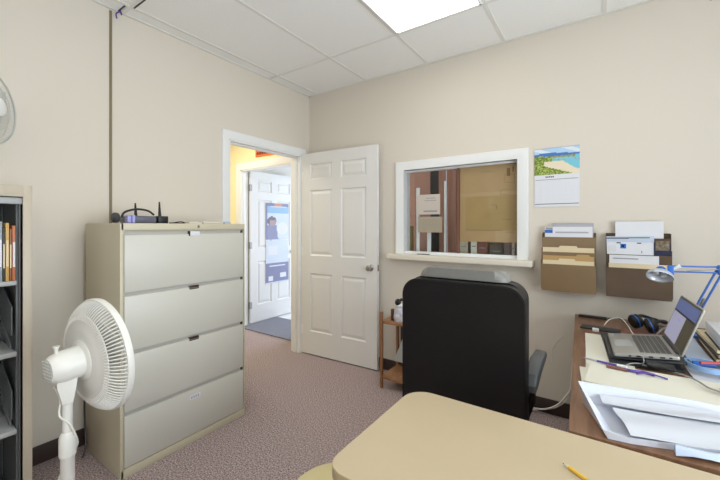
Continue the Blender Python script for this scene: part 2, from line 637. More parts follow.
# ------------------------------------------------------------------ door casings (trim)
def casing(prefix_n, mtx, w, h, cw=0.066, th=0.018):
    """mtx: local x along wall, y up, z out of wall. opening 0..w, 0..h"""
    b = B()
    prof = [(0.0, 0.0), (0.0, th * .55), (cw * .25, th * .75), (cw * .6, th), (cw * .92, th), (cw, th * .8), (cw, 0.0)]
    # outline path: up the left, across, down the right, mitred
    path = []
    for (d, t) in prof:
        path.append([(-d, 0, t), (-d, h + d, t), (w + d, h + d, t), (w + d, 0, t)])
    vs = [[b.bm.verts.new(mtx @ Vector(p)) for p in row] for row in path]
    for i in range(len(prof) - 1):
        for k in range(3):
            b.bm.faces.new((vs[i][k], vs[i][k + 1], vs[i + 1][k + 1], vs[i + 1][k]))
    o = b.build('trim_%d' % prefix_n, M['white_trim'], ang=25)
    return struct(o)


# office side of doorway
casing(4, frame_mtx((LX, DY0, 0), (0, 1, 0), (0, 0, 1)), DY1 - DY0, DZ)
casing(5, frame_mtx((OX0, 2.9, 0), (1, 0, 0), (0, 0, 1)), OX1 - OX0, DZ, cw=0.09)
# jambs with stops
b = B()
b.box(LX - WT - .004, LX + .002, DY0, DY0 + .014, 0, DZ); b.box(LX - WT - .004, LX + .002, DY1 - .014, DY1, 0, DZ)
b.box(LX - WT - .004, LX + .002, DY0, DY1, DZ - .014, DZ)
b.box(LX - .085, LX - .045, DY1 - .026, DY1 - .014, 0, DZ - .014); b.box(LX - .085, LX - .045, DY0 + .014, DY0 + .026, 0, DZ - .014)
b.box(LX - .085, LX - .045, DY0, DY1, DZ - .026, DZ - .014)
struct(b.build('trim_6', M['white_trim'], smooth=False))
b = B()
b.box(OX0, OX0 + .014, 2.898, 3.004, 0, DZ); b.box(OX1 - .014, OX1, 2.898, 3.004, 0, DZ); b.box(OX0, OX1, 2.898, 3.004, DZ - .014, DZ)
b.box(OX0 + .014, OX0 + .026, 2.93, 2.965, 0, DZ - .014); b.box(OX1 - .026, OX1 - .014, 2.93, 2.965, 0, DZ - .014)
struct(b.build('trim_7', M['white_trim'], smooth=False))


def panel_door(b, W, H, T, mtx):
    """six raised panels on both faces; local x along width, z up, y thickness 0..T"""
    panels = []
    for (x0, x1) in ((.115, W / 2 - .052), (W / 2 + .052, W - .115)):
        for (z0, z1) in ((.23, .82), (1.0, 1.66), (1.765, 1.925)):
            panels.append((x0, x1, z0, z1))
    xs = sorted({0.0, W} | {p[0] for p in panels} | {p[1] for p in panels})
    zs = sorted({0.0, H} | {p[2] for p in panels} | {p[3] for p in panels})
    for (y, sgn) in ((0.0, 1), (T, -1)):
        def V(x, z, d=0.0):
            return b.bm.verts.new(mtx @ Vector((x, y + sgn * d, z)))
        for i in range(len(xs) - 1):
            for j in range(len(zs) - 1):
                x0, x1, z0, z1 = xs[i], xs[i + 1], zs[j], zs[j + 1]
                if any(abs(p[0] - x0) < 1e-6 and abs(p[2] - z0) < 1e-6 for p in panels):
                    rings = []
                    for ins, d in ((0, 0), (.010, .009), (.020, .009), (.042, .002)):
                        rings.append([V(x0 + ins, z0 + ins, d), V(x1 - ins, z0 + ins, d), V(x1 - ins, z1 - ins, d), V(x0 + ins, z1 - ins, d)])
                    for a, c in zip(rings, rings[1:]):
                        for k in range(4):
                            b.bm.faces.new((a[k], a[(k + 1) % 4], c[(k + 1) % 4], c[k]))
                    b.bm.faces.new(rings[-1])
                else:
                    b.bm.faces.new((V(x0, z0), V(x1, z0), V(x1, z1), V(x0, z1)))
    for (a, c) in (((0, 0), (W, 0)), ((W, 0), (W, H)), ((W, H), (0, H)), ((0, H), (0, 0))):
        b.bm.faces.new([b.bm.verts.new(mtx @ Vector(p)) for p in ((a[0], 0, a[1]), (c[0], 0, c[1]), (c[0], T, c[1]), (a[0], T, a[1]))])
    bmesh.ops.remove_doubles(b.bm, verts=b.bm.verts[:], dist=1e-5)


def make_door(n, hinge, ang, W, T=.035, knob_back=.04, hm='steel'):
    r = bpy.data.objects.new('door_%d' % n, None); C.objects.link(r)
    r.location = (hinge[0], hinge[1], 0); r.rotation_euler = (0, 0, ang); r['kind'] = 'structure'
    base = Matrix.Translation(r.location) @ Matrix.Rotation(ang, 4, 'Z')
    b = B(); panel_door(b, W, 2.036, T, base @ Matrix.Translation((0.003, 0, .012)))
    d = b.build('door_leaf', M['white_door'], r, smooth=False)
    b = B()
    kx, kz = W - .065, .93
    for (y, s, L) in ((0, -1, .055), (T, 1, knob_back)):
        k = base @ Matrix.Translation((kx, y, kz)) @ Matrix.Rotation(PI / 2 * s * -1, 4, 'X')
        b.lathe([(0, 0), (.032, 0), (.032, .004), (.026, .008), (.012, .011), (.011, L * .4), (.020, L * .5), (.027, L * .72), (.024, L * .92), (.012, L), (0, L)], 24, k)
    b.box(W - .002, W + .006, T / 2 - .012, T / 2 + .012, kz - .028, kz + .028, mtx=base)
    b.build('door_knob', M['chrome'], r)
    for z in (.25, 1.05, 1.82):
        b = B(); b.tube([base @ Vector((-.004, -.004, z - .045)), base @ Vector((-.004, -.004, z + .045))], .006, 10)
        b.box(0, .028, -.002, .001, z - .044, z + .044, mtx=base)
        b.box(-.004, .001, -.004, .03, z - .044, z + .044, mtx=base)
        b.build('hinge', M[hm], r)
    for q in r.children:
        q['kind'] = 'structure'
    return r


make_door(1, (LX + .006, 2.640), math.radians(2.9), .893, knob_back=.035, hm='white_trim')
make_door(2, (OX0 + .044, 3.014), math.radians(90), .83)

# ------------------------------------------------------------------ pass-through window 1
w1 = bpy.data.objects.new('window_1', None); C.objects.link(w1); w1['kind'] = 'structure'
w1.location = ((WX0 + WX1) / 2, BY, WZ0)
b = B()
cw, th = .075, .02
mt = frame_mtx((WX0, BY, WZ0), (1, 0, 0), (0, 0, 1))
W_, H_ = WX1 - WX0, WZ1 - WZ0
prof = [(0.0, -.1), (0.0, th * .5), (.018, th * .7), (.045, th), (.070, th), (cw, th * .75), (cw, 0.0)]
vs = [[b.bm.verts.new(mt @ Vector(p)) for p in ((-d, 0, t), (-d, H_ + d, t), (W_ + d, H_ + d, t), (W_ + d, 0, t))] for d, t in prof]
for i in range(len(prof) - 1):
    for k in range(3):
        b.bm.faces.new((vs[i][k], vs[i][k + 1], vs[i + 1][k + 1], vs[i + 1][k]))
b.box(WX0, WX1, BY, BY + WT, WZ0 - .002, WZ0 + .002)
b.box(WX0, WX1, BY + .03, BY + .085, WZ0, WZ0 + .022)
b.box(WX0, WX1, BY + .03, BY + .085, WZ1 - .016, WZ1)
b.build('window_frame', M['white_trim'], w1, ang=25)
b = B(); b.prism(rrect(-1.545, -.385, BY - .115, BY + .0, [.001, .001, .012, .012], 4), WZ0 - .042, WZ0 + .001, bev=.006, seg=3)
b.build('window_sill', M['sill'], w1)
b = B()
b.box(WX0 + .004, -.955, BY + .062, BY + .068, WZ0 + .02, WZ1 - .012)
b.build('glass_pane', M['glass'], w1, smooth=False)
b = B(); b.box(-.99, WX1 - .004, BY + .044, BY + .050, WZ0 + .02, WZ1 - .012)
b.build('glass_pane', M['glass'], w1, smooth=False)
b = B(); b.box(-.965, -.948, BY + .040, BY + .056, WZ0 + .02, WZ1 - .012)
b.build('pane_edge_strip', M['maroon'], w1, smooth=False)
for q in w1.children:
    q['kind'] = 'structure'

# ------------------------------------------------------------------ ceiling lights
diff = emit('fluorescent_diffuser', (255, 250, 243), PANEL_EMIT)


def ceiling_light(x0, x1, y0, y1, label):
    r = thing('ceiling_light', label, 'ceiling light', ((x0 + x1) / 2, (y0 + y1) / 2, CZ - .02), 0, 'recessed fluorescent ceiling panels')
    b = B()
    f = .012
    b.box(x0, x0 + f, y0, y1, CZ - .012, CZ); b.box(x1 - f, x1, y0, y1, CZ - .012, CZ)
    b.box(x0, x1, y0, y0 + f, CZ - .012, CZ); b.box(x0, x1, y1 - f, y1, CZ - .012, CZ)
    b.build('frame', M['white_trim'], r, smooth=False)
    b = B(); b.box(x0 + f, x1 - f, y0 + f, y1 - f, CZ - .008, CZ - .001)
    b.build('diffuser', diff, r, smooth=False)
    return r


ceiling_light(-1.192, -.601, 1.008, 2.204, 'bright white recessed fluorescent panel in the tiled ceiling in front of the rear wall')
ceiling_light(.034, .620, -1.432, -.236, 'unseen ceiling panel added as fill behind the viewpoint, right of the other rear one')  # this panel and the next are added fill, out of view
ceiling_light(-1.192, -.601, -1.432, -.236, 'unseen ceiling panel added as fill behind the viewpoint, near the front wall')

for (x, y, a, c_, lab) in ((-3.6, 2.0, .27, 'square', 'unseen square ceiling lamp added over the hall fill light'), (-1.0, 3.9, .62, 'long', 'unseen long ceiling lamp added over the waiting room fill light')):
    r = thing('added_ceiling_lamp', lab, 'ceiling lamp', (x, y, 2.56), 0)  # unseen fixture, added to go with the fill light below it
    d_ = .27 if c_ == 'square' else .32
    b = B(); b.box(x - a, x + a, y - d_, y + d_, 2.570, 2.60, bev=.004); b.build('housing', M['white_trim'], r)
    b = B(); b.box(x - a + .02, x + a - .02, y - d_ + .02, y + d_ - .02, 2.560, 2.5705); b.build('lamp_cover', M['white_trim'], r, smooth=False)

# purple cable bit at the top of the strip
b = B(); b.tube([(LX + .012, .965, CZ - .05), (LX + .03, .955, CZ - .03), (LX + .04, .975, CZ - .012), (LX + .03, .985, CZ - .025), (LX + .045, .97, CZ - .004)], .004, 6, smooth=5)
tag(b.build('cable_end', M['purple']), 'short purple cable end poking from the ceiling above the brown wall strip', 'cable')

# ------------------------------------------------------------------ lateral filing cabinet
CX0, CX1, CY0, CY1, CH = -2.49, -2.03, .784, 1.550, 1.325
r = thing('filing_cabinet', 'tall cream metal lateral filing cabinet with four drawers beside the doorway', 'filing cabinet', ((CX0 + CX1) / 2, (CY0 + CY1) / 2, 0))
b = B()
s = .018
b.box(CX0, CX1, CY0, CY0 + s, 0, CH, bev=.003)
b.box(CX0, CX1, CY1 - s * .5, CY1, 0, CH, bev=.003)
b.box(CX0, CX1 - .02, CY0 + s, CY1 - s * .5, 0.02, CH - .03)
b.box(CX0, CX1, CY0 + .004, CY1 - .004, CH - .038, CH, bev=.003)
b.box(CX0, CX1, CY0 + .004, CY1 - .004, 0, .045, bev=.002)
b.build('body', M['cab'], r)
zs = [(.050, .318), (.340, .632), (.652, .942), (.962, 1.262)]
for i, (z0, z1) in enumerate(zs):
    b = B()
    y0, y1 = CY0 + s + .003, CY1 - s * .5 - .003
    # drawer front with rolled lip at the top
    b.box(CX1 - .022, CX1 - .003, y0, y1, z0, z1, bev=.003)
    d = b.build('drawer', M['drawer'], r)
    b = B(); b.use(M['recess']).box(CX1 - .0225, CX1 - .016, y0, y1, z1 + .0005, z1 + .019)
    b.use(M['dark']).box(CX1 - .0165, CX1 - .010, y1 - .014, y1 - .002, z1 + .001, z1 + .018)
    b.build('pull_recess', M['recess'], d, smooth=False)
    ym = CY0 + .40
    b = B()
    if i == 3:
        b.use(M['black']).box(CX1 - .016, CX1 - .002, ym - .034, ym - .026, z1 - .012, z1 + .018)
        b.use(M['paper']).box(CX1 - .012, CX1 - .0005, ym - .025, ym + .034, z1 - .008, z1 + .016)
    elif i in (1, 2):
        b.use(M['smoke']).box(CX1 - .014, CX1 - .001, ym - .03, ym + .03, z1 - .014, z1 + .008, bev=.002)
        b.use(M['steel']).box(CX1 - .002, CX1 - .0005, ym - .026, ym + .026, z1 - .008, z1 - .004)
    else:
        b.use(M['paper_g'])
        for k in range(4):
            b.box(CX1 - .003, CX1 - .0022, ym - .02 + k * .014, ym - .011 + k * .014, z1 - .052, z1 - .036)
        b.use(M['paper']).box(CX1 - .0031, CX1 - .0025, ym - .027, ym + .04, z1 - .056, z1 - .030)
    lt = b.build('latch' if i else 'sticker', None, d)
b = B(); b.lathe([(0, .004), (.007, .004), (.009, .002), (.009, 0)], 16, frame_mtx((CX1, CY0 + .425, CH - .018), (0, 1, 0), (0, 0, 1)))
b.build('lock', M['chrome'], r)

# things on the cabinet
b = B()
rt = thing('wifi_router', 'dark router with two upright black antennas on the filing cabinet', 'router', (-2.30, 1.00, CH))
b.box(-2.38, -2.20, .915, 1.045, CH + .002, CH + .044, bev=.008)
b.build('body', mat('router_blue_grey', (98, 98, 112), .45), rt)
for (x, y, h) in ((-2.33, .985, .125), (-2.26, 1.092, .135)):
    b = B(); b.tube([(x, y, CH + .03), (x, y, CH + .05), (x, y - .003, CH + h)], [.009, .009, .004], 10)
    b.build('antenna', M['black'], rt)
b = B(); b.box(-2.30, -2.22, 1.065, 1.125, CH + .001, CH + .046, bev=.004)
b.build('antenna_base', M['black'], rt)
hb = thing('headset', 'dark headset with a lilac earcup lying left of the router on the cabinet', 'headset', (-2.2, .9, CH))
b = B(); b.tube([(-2.17, .845, CH + .03), (-2.17, .862, CH + .062), (-2.17, .92, CH + .080), (-2.17, .98, CH + .074), (-2.17, 1.015, CH + .05)], .006, 8, smooth=6)
b.build('headband', M['black'], hb)
b = B(); b.lathe([(0, 0), (.024, 0), (.028, .008), (.028, .022), (.02, .03), (0, .03)], 20, frame_mtx((-2.17, .83, CH + .03), (1, 0, 0), (0, 0, 1)) @ Matrix.Rotation(0, 4, 'X'))
b.build('earcup', M['dark'], hb)
b = B(); b.box(-2.19, -2.15, .868, .888, CH + .002, CH + .044, bev=.004); b.box(-2.19, -2.15, .892, .908, CH + .002, CH + .046, bev=.004)
b.build('earcup', M['lilac'], hb)
b = B(); b.tube([(-2.2, 1.14, CH + .004), (-2.16, 1.17, CH + .012), (-2.17, 1.2, CH + .004), (-2.22, 1.17, CH + .004), (-2.2, 1.12, CH + .004), (-2.14, 1.13, CH + .004)], .003, 6, smooth=6)
tag(b.build('cord', M['black']), 'thin black cord curled beside the router on the cabinet', 'cord')
b = B(); b.box(-2.24, -2.14, 1.215, 1.30, CH, CH + .012, bev=.003)
tag(b.build('small_box', M['sill']), 'thin flat beige box lying on the middle of the cabinet top', 'box')
b = B(); b.use(M['black']).box(-2.20, -2.18, 1.312, 1.322, CH, CH + .014, bev=.002)
b.use(M['paper_c']).box(-2.22, -2.16, 1.322, 1.47, CH, CH + .014, bev=.005)
tag(b.build('marker_box', None), 'long cream box with a black end lying on the cabinet', 'box')
b = B(); b.box(-2.22, -2.15, 1.475, 1.525, CH, CH + .016, bev=.006)
tag(b.build('tape_roll', M['paper_b']), 'small pale blue lump at the right end of the cabinet top', 'tape')

# ------------------------------------------------------------------ bookcase
r = thing('metal_bookcase', 'beige metal bookcase with grey shelves at the left edge of the picture', 'bookcase', (-2.36, .0, 0))
KX0, KX1, KY0, KY1, KH = LX + .014, -2.17, -.45, .479, 1.495
b = B()
b.box(KX0, KX1, KY1 - .004, KY1, 0, KH); b.box(KX0, KX1, KY0, KY0 + .004, 0, KH)
b.box(KX1 - .008, KX1, KY1 - .032, KY1, 0, KH, bev=.002); b.box(KX1 - .008, KX1, KY0, KY0 + .032, 0, KH, bev=.002)
b.box(KX1 - .008, KX1, KY0 + .03, KY1 - .03, KH - .052, KH, bev=.002)
b.box(KX0, KX1, KY0, KY1, KH - .004, KH)
b.box(KX0, KX0 + .004, KY0, KY1, 0, KH)
b.box(KX1 - .03, KX1 - .01, KY0 + .03, KY1 - .03, 0, .05)
b.build('frame', M['shelf_metal'], r)
b = B()
b.box(KX0 + .004, KX1 - .03, KY1 - .04, KY1 - .034, .02, KH - .05)
b.box(KX0 + .004, KX0 + .008, KY0 + .03, KY1 - .03, .02, KH - .05)
for x in (KX1 - .055, KX0 + .04):
    b.box(x - .012, x + .012, KY1 - .047, KY1 - .034, .03, KH - .06, bev=.002)
    b.use(M['shelf_in'])
b.build('liner', M['shelf_in'], r)
b = B(); b.box(KX1 - .05, KX1 - .012, KY0 + .03, KY1 - .03, KH - .085, KH - .055, bev=.003)
b.build('header_rail', M['shelf_top'], r)
for z in (1.062, .738, .385, .06):
    b = B(); b.box(KX0 + .01, KX1 - .02, KY0 + .03, KY1 - .048, z - .022, z, bev=.004)
    b.build('shelf', M['shelf_top'] if z > .06 else M['shelf_in'], r)
for (z, dz) in ((.738, .23), (.385, .2)):
    # slanted side bracket plates with slots
    mm = frame_mtx((KX1 - .19, KY1 - .058, z + .012), (1, 0, 0), (0, 0, 1))
    b = B()
    b.prism([(-.11, dz + .08), (-.11, dz - .06), (.05, dz - .16), (.145, dz - .17), (.145, dz - .04), (.1, dz - .02)], 0, .004, mm)
    b.prism([(-.1, .10), (-.06, .12), (.13, .02), (.145, 0), (.11, 0)], .002, .008, mm)
    b.build('side_bracket', M['shelf_in'], r)

books = [((186, 112, 74), .250, .012, 'orange paperback standing at the right end of the upper bookcase shelf'),
         ((140, 92, 66), .235, .008, 'russet paperback standing second from the right on the upper bookcase shelf'),
         ((204, 164, 92), .262, .012, 'amber yellow book standing between the orange and dark books on the shelf'),
         ((66, 62, 50), .240, .008, 'slim dark olive book between the yellow and pale grey books'),
         ((150, 158, 162), .268, .012, 'pale grey book standing left of the slim dark one on the shelf'),
         ((70, 108, 130), .215, .011, 'steel blue book standing beside the pale teal magazine'),
         ((176, 206, 206), .17, .03, 'short pale teal magazine stack standing at the left end of the visible books')]
y = KY1 - .052
for i, (c, h, t, lab) in enumerate(books):
    o = thing('book', lab, 'book', (-2.26, y - t / 2, 1.062), 0, 'books on the upper bookcase shelf')
    d = .16
    b = B()
    b.box(-2.19 - d, -2.188, y - t + .0005, y - .0005, 1.0625, 1.062 + h, bev=.0015)
    b.build('cover', mat('book_cover_%d' % i, c, .45), o)
    b = B(); b.box(-2.188 - .001, -2.1872, y - t * .8, y - t * .2, 1.062 + h * .25, 1.062 + h * .7)
    b.build('spine_label', M['paper'] if i in (0, 4) else M['manila'], o, smooth=False)
    y -= t + .0008
b = B(); b.box(-2.36, -2.19, .285, y - .002, 1.0625, 1.30, bev=.003)
tag(b.build('binder', M['black']), 'black binder behind the teal magazines on the upper bookcase shelf', 'binder')

# ------------------------------------------------------------------ fans
def fan_head(r, ctr, axis, R, wires, wire_m, body_m, depth, up=Vector((0, 0, 1)), solid=True, wr=.0013, motor=True):
    """head pointing along axis; parts are added to r"""
    z = Vector(axis).normalized(); x = up.cross(z).normalized(); y = z.cross(x)
    mm = Matrix((x, y, z)).transposed().to_4x4(); mm.translation = Vector(ctr)
    # rear shell
    rp = [(R * .42, -depth), (R * .62, -depth * .97), (R * .76, -depth * .86), (R * .88, -depth * .6), (R * .965, -depth * .28), (R, 0)]
    b = B()
    if solid:
        b.lathe([(R * .2, -depth - .004), (R * .42, -depth - .001), (R * .56, -depth * 1.0), (R * .58, -depth * .96), (R * .70, -depth * .92), (R * .77, -depth * .85), (R * .775, -depth * .80), (R * .42, -depth + .004), (R * .2, -depth)], 56, mm)
    a0 = 3 if solid else 0
    for k in range(wires):
        a = 2 * PI * k / wires
        pts = []
        pr = [(R * .70, -depth * .90), (R * .80, -depth * .80), (R * .90, -depth * .55), (R * .97, -depth * .26), (R, 0)] if solid else [(R * .25, -depth * 1.0)] + rp
        for (rr, zz) in pr:
            pts.append(mm @ Vector((rr * math.cos(a), rr * math.sin(a), zz)))
        b.tube(pts, wr * (2.1 if solid else 1), 5 if solid else 4)
    for rr, zz in (((R * .79, -depth * .82),) if solid else ((R * .80, -depth * .80), (R * .93, -depth * .42))):
        ring = [(rr + .0022 * math.cos(t), zz + .0022 * math.sin(t)) for t in [2 * PI * q / 6 for q in range(6)]]
        b.lathe(ring, 56, mm, close=True)
    b.build('rear_grille', wire_m, r)
    b = B()
    q_ = 1.0 if solid else .4
    rim = [(R - .004 * q_, -.006 * q_), (R + .003 * q_, -.006 * q_), (R + .005 * q_, -.002 * q_), (R + .005 * q_, .010 * q_), (R + .004 * q_, .016 * q_), (R - .004 * q_, .016 * q_)]
    b.lathe(rim, 64, mm, close=True)
    b.build('grille_rim', body_m, r)
    b = B()
    for k in range(wires):
        a = 2 * PI * k / wires
        pts = [mm @ Vector((rr * math.cos(a + tw), rr * math.sin(a + tw), zz)) for rr, zz, tw in ((R * .25, depth * .55, .35), (R * .55, depth * .54, .22), (R * .8, depth * .42, .1), (R * .95, depth * .2, .03), (R, .008, 0))]
        b.tube(pts, wr, 4)
    for rr, zz in ((R * .6, depth * .53), (R * .9, depth * .30)):
        b.lathe([(rr + .0018 * math.cos(t), zz + .0018 * math.sin(t)) for t in [2 * PI * q / 6 for q in range(6)]], 48, mm, close=True)
    b.lathe([(0, depth * .56 + .004), (R * .24, depth * .56 + .003), (R * .27, depth * .56), (R * .24, depth * .5), (0, depth * .5)], 32, mm)
    b.build('front_grille', wire_m, r)
    b = B()
    for k in range(3):
        a = 2 * PI * k / 3 + .4
        gr = []
        for i in range(7):
            rr = R * (.16 + .70 * i / 6)
            w = .55 + .35 * math.sin(PI * i / 6)
            gr.append([mm @ Vector((rr * math.cos(a + w * (j / 4 - .5) * 1.3), rr * math.sin(a + w * (j / 4 - .5) * 1.3), -depth * .30 + .035 * (j / 4 - .5))) for j in range(5)])
        b.sheet(gr, .002)
    b.lathe([(0, -depth * .55), (R * .18, -depth * .55), (R * .18, -depth * .15), (R * .1, depth * .02), (0, depth * .05)], 28, mm)
    b.build('blades', M['blade'], r)
    if motor:
        b = B()
        L = .088
        b.lathe([(R * .36, -depth + .002), (R * .36, -depth - .004), (R * .33, -depth - .008), (.058, -depth - .010), (.056, -depth - .06), (.050, -depth - L), (.040, -depth - L - .014), (0, -depth - L - .016)], 32, mm)
        mh = b.build('motor_housing', body_m, r)
        b = B()
        for k in range(6):
            zz = -depth - L - .0165
            b.box(-.034 + .0, .034, -.030 + k * .012 - .0015, -.030 + k * .012 + .0015, zz - .001, zz + .002, mtx=mm)
        b.build('vent_slots', M['fan_grey'], mh)
        b = B()
        kp = mm @ Vector((0, .052, -depth - .075))
        b.tube([kp, kp + Vector((0, 0, .018)), kp + Vector((0, 0, .026))], [.006, .006, .011], 12)
        b.build('oscillation_knob', body_m, mh)
    return mm


r = thing('pedestal_fan', 'white pedestal fan with round grille standing in front of the filing cabinet', 'fan', (-1.59, .45, 0))
fc = Vector((-1.606, .548, .812))
ax = Vector((-.10, .99, .06)).normalized()
fan_head(r, fc, ax, .212, 92, M['fan_wire'], M['fan'], .056)
px_, py_ = -1.592, .447
b = B(); b.lathe([(0, .035), (.03, .035), (.05, .028), (.15, .018), (.19, .012), (.20, .004), (.20, 0), (0, 0)], 40, Matrix.Translation((px_, py_, 0)))
b.build('base', M['fan'], r)
b = B(); b.lathe([(.0215, .03), (.0215, .475), (.025, .48), (.0255, .485), (.0255, .545), (.020, .560), (.015, .565), (.015, .70), (0, .70)], 24, Matrix.Translation((px_, py_, 0)))
b.build('pole', M['fan'], r)
b = B(); b.prism([(-.017, -.085), (.017, -.085), (.026, -.02), (.032, .03), (-.032, .03), (-.028, -.02)], -.02, .02, frame_mtx((px_, py_, .755), Vector((.30, .95, 0)), (0, 0, 1)), bev=.005)
b.build('neck', M['fan'], r)
b = B()
pts = [(px_ - .03, py_ - .03, .73), (px_ - .030, py_ - .012, .68), (px_ - .004, py_ - .022, .63), (px_ + .018, py_ + .0, .60)]
for k in range(1, 12):
    a = -.4 + k * 1.0
    z = .60 - k * .048
    rr = .029
    pts.append((px_ + rr * math.cos(a), py_ + rr * math.sin(a), z))
pts += [(px_ - .06, py_ - .08, .04), (px_ - .22, py_ - .1, .006), (px_ - .4, py_ - .02, .006)]
b.tube(pts, .0035, 6, smooth=4)
b.build('cord', M['fan'], r)

r = thing('desk_fan', 'white wire-cage desk fan on the bookcase, cut by the left picture edge', 'fan', (-2.37, .37, KH))
fc = Vector((-2.33, .362, 1.865))
ax = Vector((.66, .75, .02)).normalized()
fan_head(r, fc, ax, .172, 44, M['fan_grey'], M['fan_grey'], .045, solid=False, wr=.0007, motor=False)
b = B(); b.lathe([(0, .02), (.04, .02), (.08, .012), (.095, .003), (.095, 0), (0, 0)], 32, Matrix.Translation((-2.38, .345, KH)))
b.build('base', M['fan'], r)
b = B(); b.tube([(-2.395, .30, KH + .015), (-2.395, .30, 1.74), (-2.39, .30, 1.865)], [.014, .012, .014], 12)
b.tube([(-2.405, .285, 1.865), Vector(fc) - ax * .05], [.03, .045], 20)
b.build('stand', M['fan'], r)
b = B(); b.lathe([(0, .02), (.03, .02), (.042, .012), (.042, 0), (0, 0)], 24, frame_mtx(Vector(fc) + ax * .032, Vector((0, 0, 1)).cross(ax), Vector((0, 0, 1)) - ax * ax.z))
b.build('hub_cap', M['white_trim'], r)

# ------------------------------------------------------------------ executive chair
r = thing('office_chair', 'black leather high-back office chair seen from behind at the cream table', 'office chair', (-.468, 1.72, 0))
cx = -.484
def pad(b, w, z0, z1, yc, t, rad, seg=4, bul=.0, bev=.03):
    b.prism(rrect(-w / 2, w / 2, z0, z1, rad, 10), -t / 2, t / 2, frame_mtx((cx, yc, 0), (1, 0, 0), (0, 0, 1)), bev=bev, seg=seg)
tilt = Matrix.Translation((cx, 1.46, .45)) @ Matrix.Rotation(math.radians(3), 4, 'X') @ Matrix.Translation((-cx, -1.46, -.45))
b = B()
pad(b, .512, .44, 1.078, 1.455, .07, .075, bev=.018, seg=4)
back = b.build('backrest', M['leather'], r)
b = B()
pts = [Vector((cx + x, 1.424, z)) for x, z in rrect(-.252, .252, .445, 1.072, .075, 8)]
b.tube(pts + [pts[0]], .005, 8, caps=False)
b.build('piping', M['leather'], back)
b = B()
pad(b, .495, .50, 1.083, 1.51, .08, .07, bev=.03)
b.build('front_cushion', M['leather'], back)
b = B()
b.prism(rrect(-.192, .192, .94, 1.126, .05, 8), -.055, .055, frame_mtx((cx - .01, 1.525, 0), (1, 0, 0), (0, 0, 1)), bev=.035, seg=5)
b.build('headrest', M['leather_sheen'], back)
b = B()
b.prism(rrect(-.215, .215, -.25, .27, .08, 8), .42, .53, Matrix.Translation((cx, 1.78, 0)), bev=.035, seg=4)
b.build('seat', M['leather'], r)
for s_ in (-1, 1):
    b = B()
    x = cx + s_ * .256
    b = B()
    b.tube([(x - s_ * .05, 1.62, .44), (x - s_ * .032, 1.60, .50), (x - s_ * .026, 1.585, .62), (x - s_ * .008, 1.60, .690), (x, 1.68, .702), (x - s_ * .008, 1.76, .692), (x - s_ * .026, 1.77, .62), (x - s_ * .032, 1.76, .50), (x - s_ * .05, 1.76, .44)], .012, 10, smooth=6)
    arm = b.build('armrest', M['black'], r)
    b = B()
    b.prism([(1.49, .665), (1.49, .69), (1.52, .725), (1.66, .748), (1.80, .738), (1.83, .715), (1.80, .700), (1.66, .708), (1.54, .675)], -.024, .024, frame_mtx((x + s_ * .003, 0, 0), (0, 1, 0), (0, 0, 1)), bev=.008, seg=3)
    b.build('arm_pad', M['grey_arm'], arm)
b = B(); b.lathe([(0, .10), (.028, .10), (.028, .26), (.02, .26), (.02, .41), (.08, .415), (.08, .43), (0, .43)], 20, Matrix.Translation((cx, 1.78, 0)))
b.build('gas_lift', M['black'], r)
b = B(); b.box(cx - .03, cx + .03, 1.46, 1.75, .40, .43, bev=.004); b.box(cx - .03, cx + .03, 1.475, 1.50, .40, .62, bev=.004)
b.build('back_bracket', M['black'], r)
for k in range(5):
    a = 2 * PI * k / 5 + .35
    dx, dy = math.cos(a), math.sin(a)
    b = B(); b.tube([(cx + dx * .02, 1.78 + dy * .02, .115), (cx + dx * .16, 1.78 + dy * .16, .10), (cx + dx * .29, 1.78 + dy * .29, .072)], [.026, .022, .015], 10)
    lg = b.build('leg', M['black'], r)
    b = B(); b.lathe([(0, -.022), (.026, -.022), (.028, -.015), (.028, .015), (.026, .022), (0, .022)], 20, frame_mtx((cx + dx * .29, 1.78 + dy * .29, .0285), (dx, dy, 0), (0, 0, 1)))
    b.build('caster', M['black'], lg)

# ------------------------------------------------------------------ brown desk
TZ = .735
dr = math.radians(2.3)
r = thing('wooden_desk', 'brown wood-grain office desk under the wall pockets, covered in papers', 'desk', (-.073, 1.145, 0), dr)
base = Matrix.Translation(r.location) @ Matrix.Rotation(dr, 4, 'Z')
b = B(); b.box(0, .78, 0, 1.545, TZ - .028, TZ, bev=.002, mtx=base)
b.build('desktop', M['desk_wood'], r)
for (y0) in (.03, 1.49):
    b = B(); b.box(.03, .75, y0, y0 + .022, 0, TZ - .028, mtx=base)
    b.build('side_panel', M['desk_wood'], r, smooth=False)
b = B(); b.box(.70, .72, .05, 1.49, .15, TZ - .028, mtx=base)
b.build('back_panel', M['desk_wood'], r, smooth=False)

# ------------------------------------------------------------------ cream table in the foreground
r = thing('cream_table', 'large cream laminate table with rounded corners in the foreground', 'table', (.15, .89, 0))
b = B()
poly = rrect(-.547, .88, .640, 1.131, [.03, .075, .055, .03], 10)
b.use(M['lam_edge']).prism(poly, TZ - .026, TZ - .0015)
b.use(M['laminate']).prism([((x - .16) * .9975 + .16, (y - .887) * .9965 + .887) for x, y in poly], TZ - .0014, TZ + .001)
b.build('tabletop', None, r)
for (x, y) in ((-.46, .72), (-.46, 1.06), (.80, .72), (.80, 1.06)):
    b = B(); b.tube([(x, y, 0.0), (x, y, .03), (x, y, TZ - .026)], [.016, .019, .019], 14)
    b.build('leg', M['dark'], r)
b = B(); b.box(-.46, .80, .71, .73, TZ - .08, TZ - .026); b.box(-.46, .80, 1.05, 1.07, TZ - .08, TZ - .026)
b.build('apron', M['dark'], r, smooth=False)

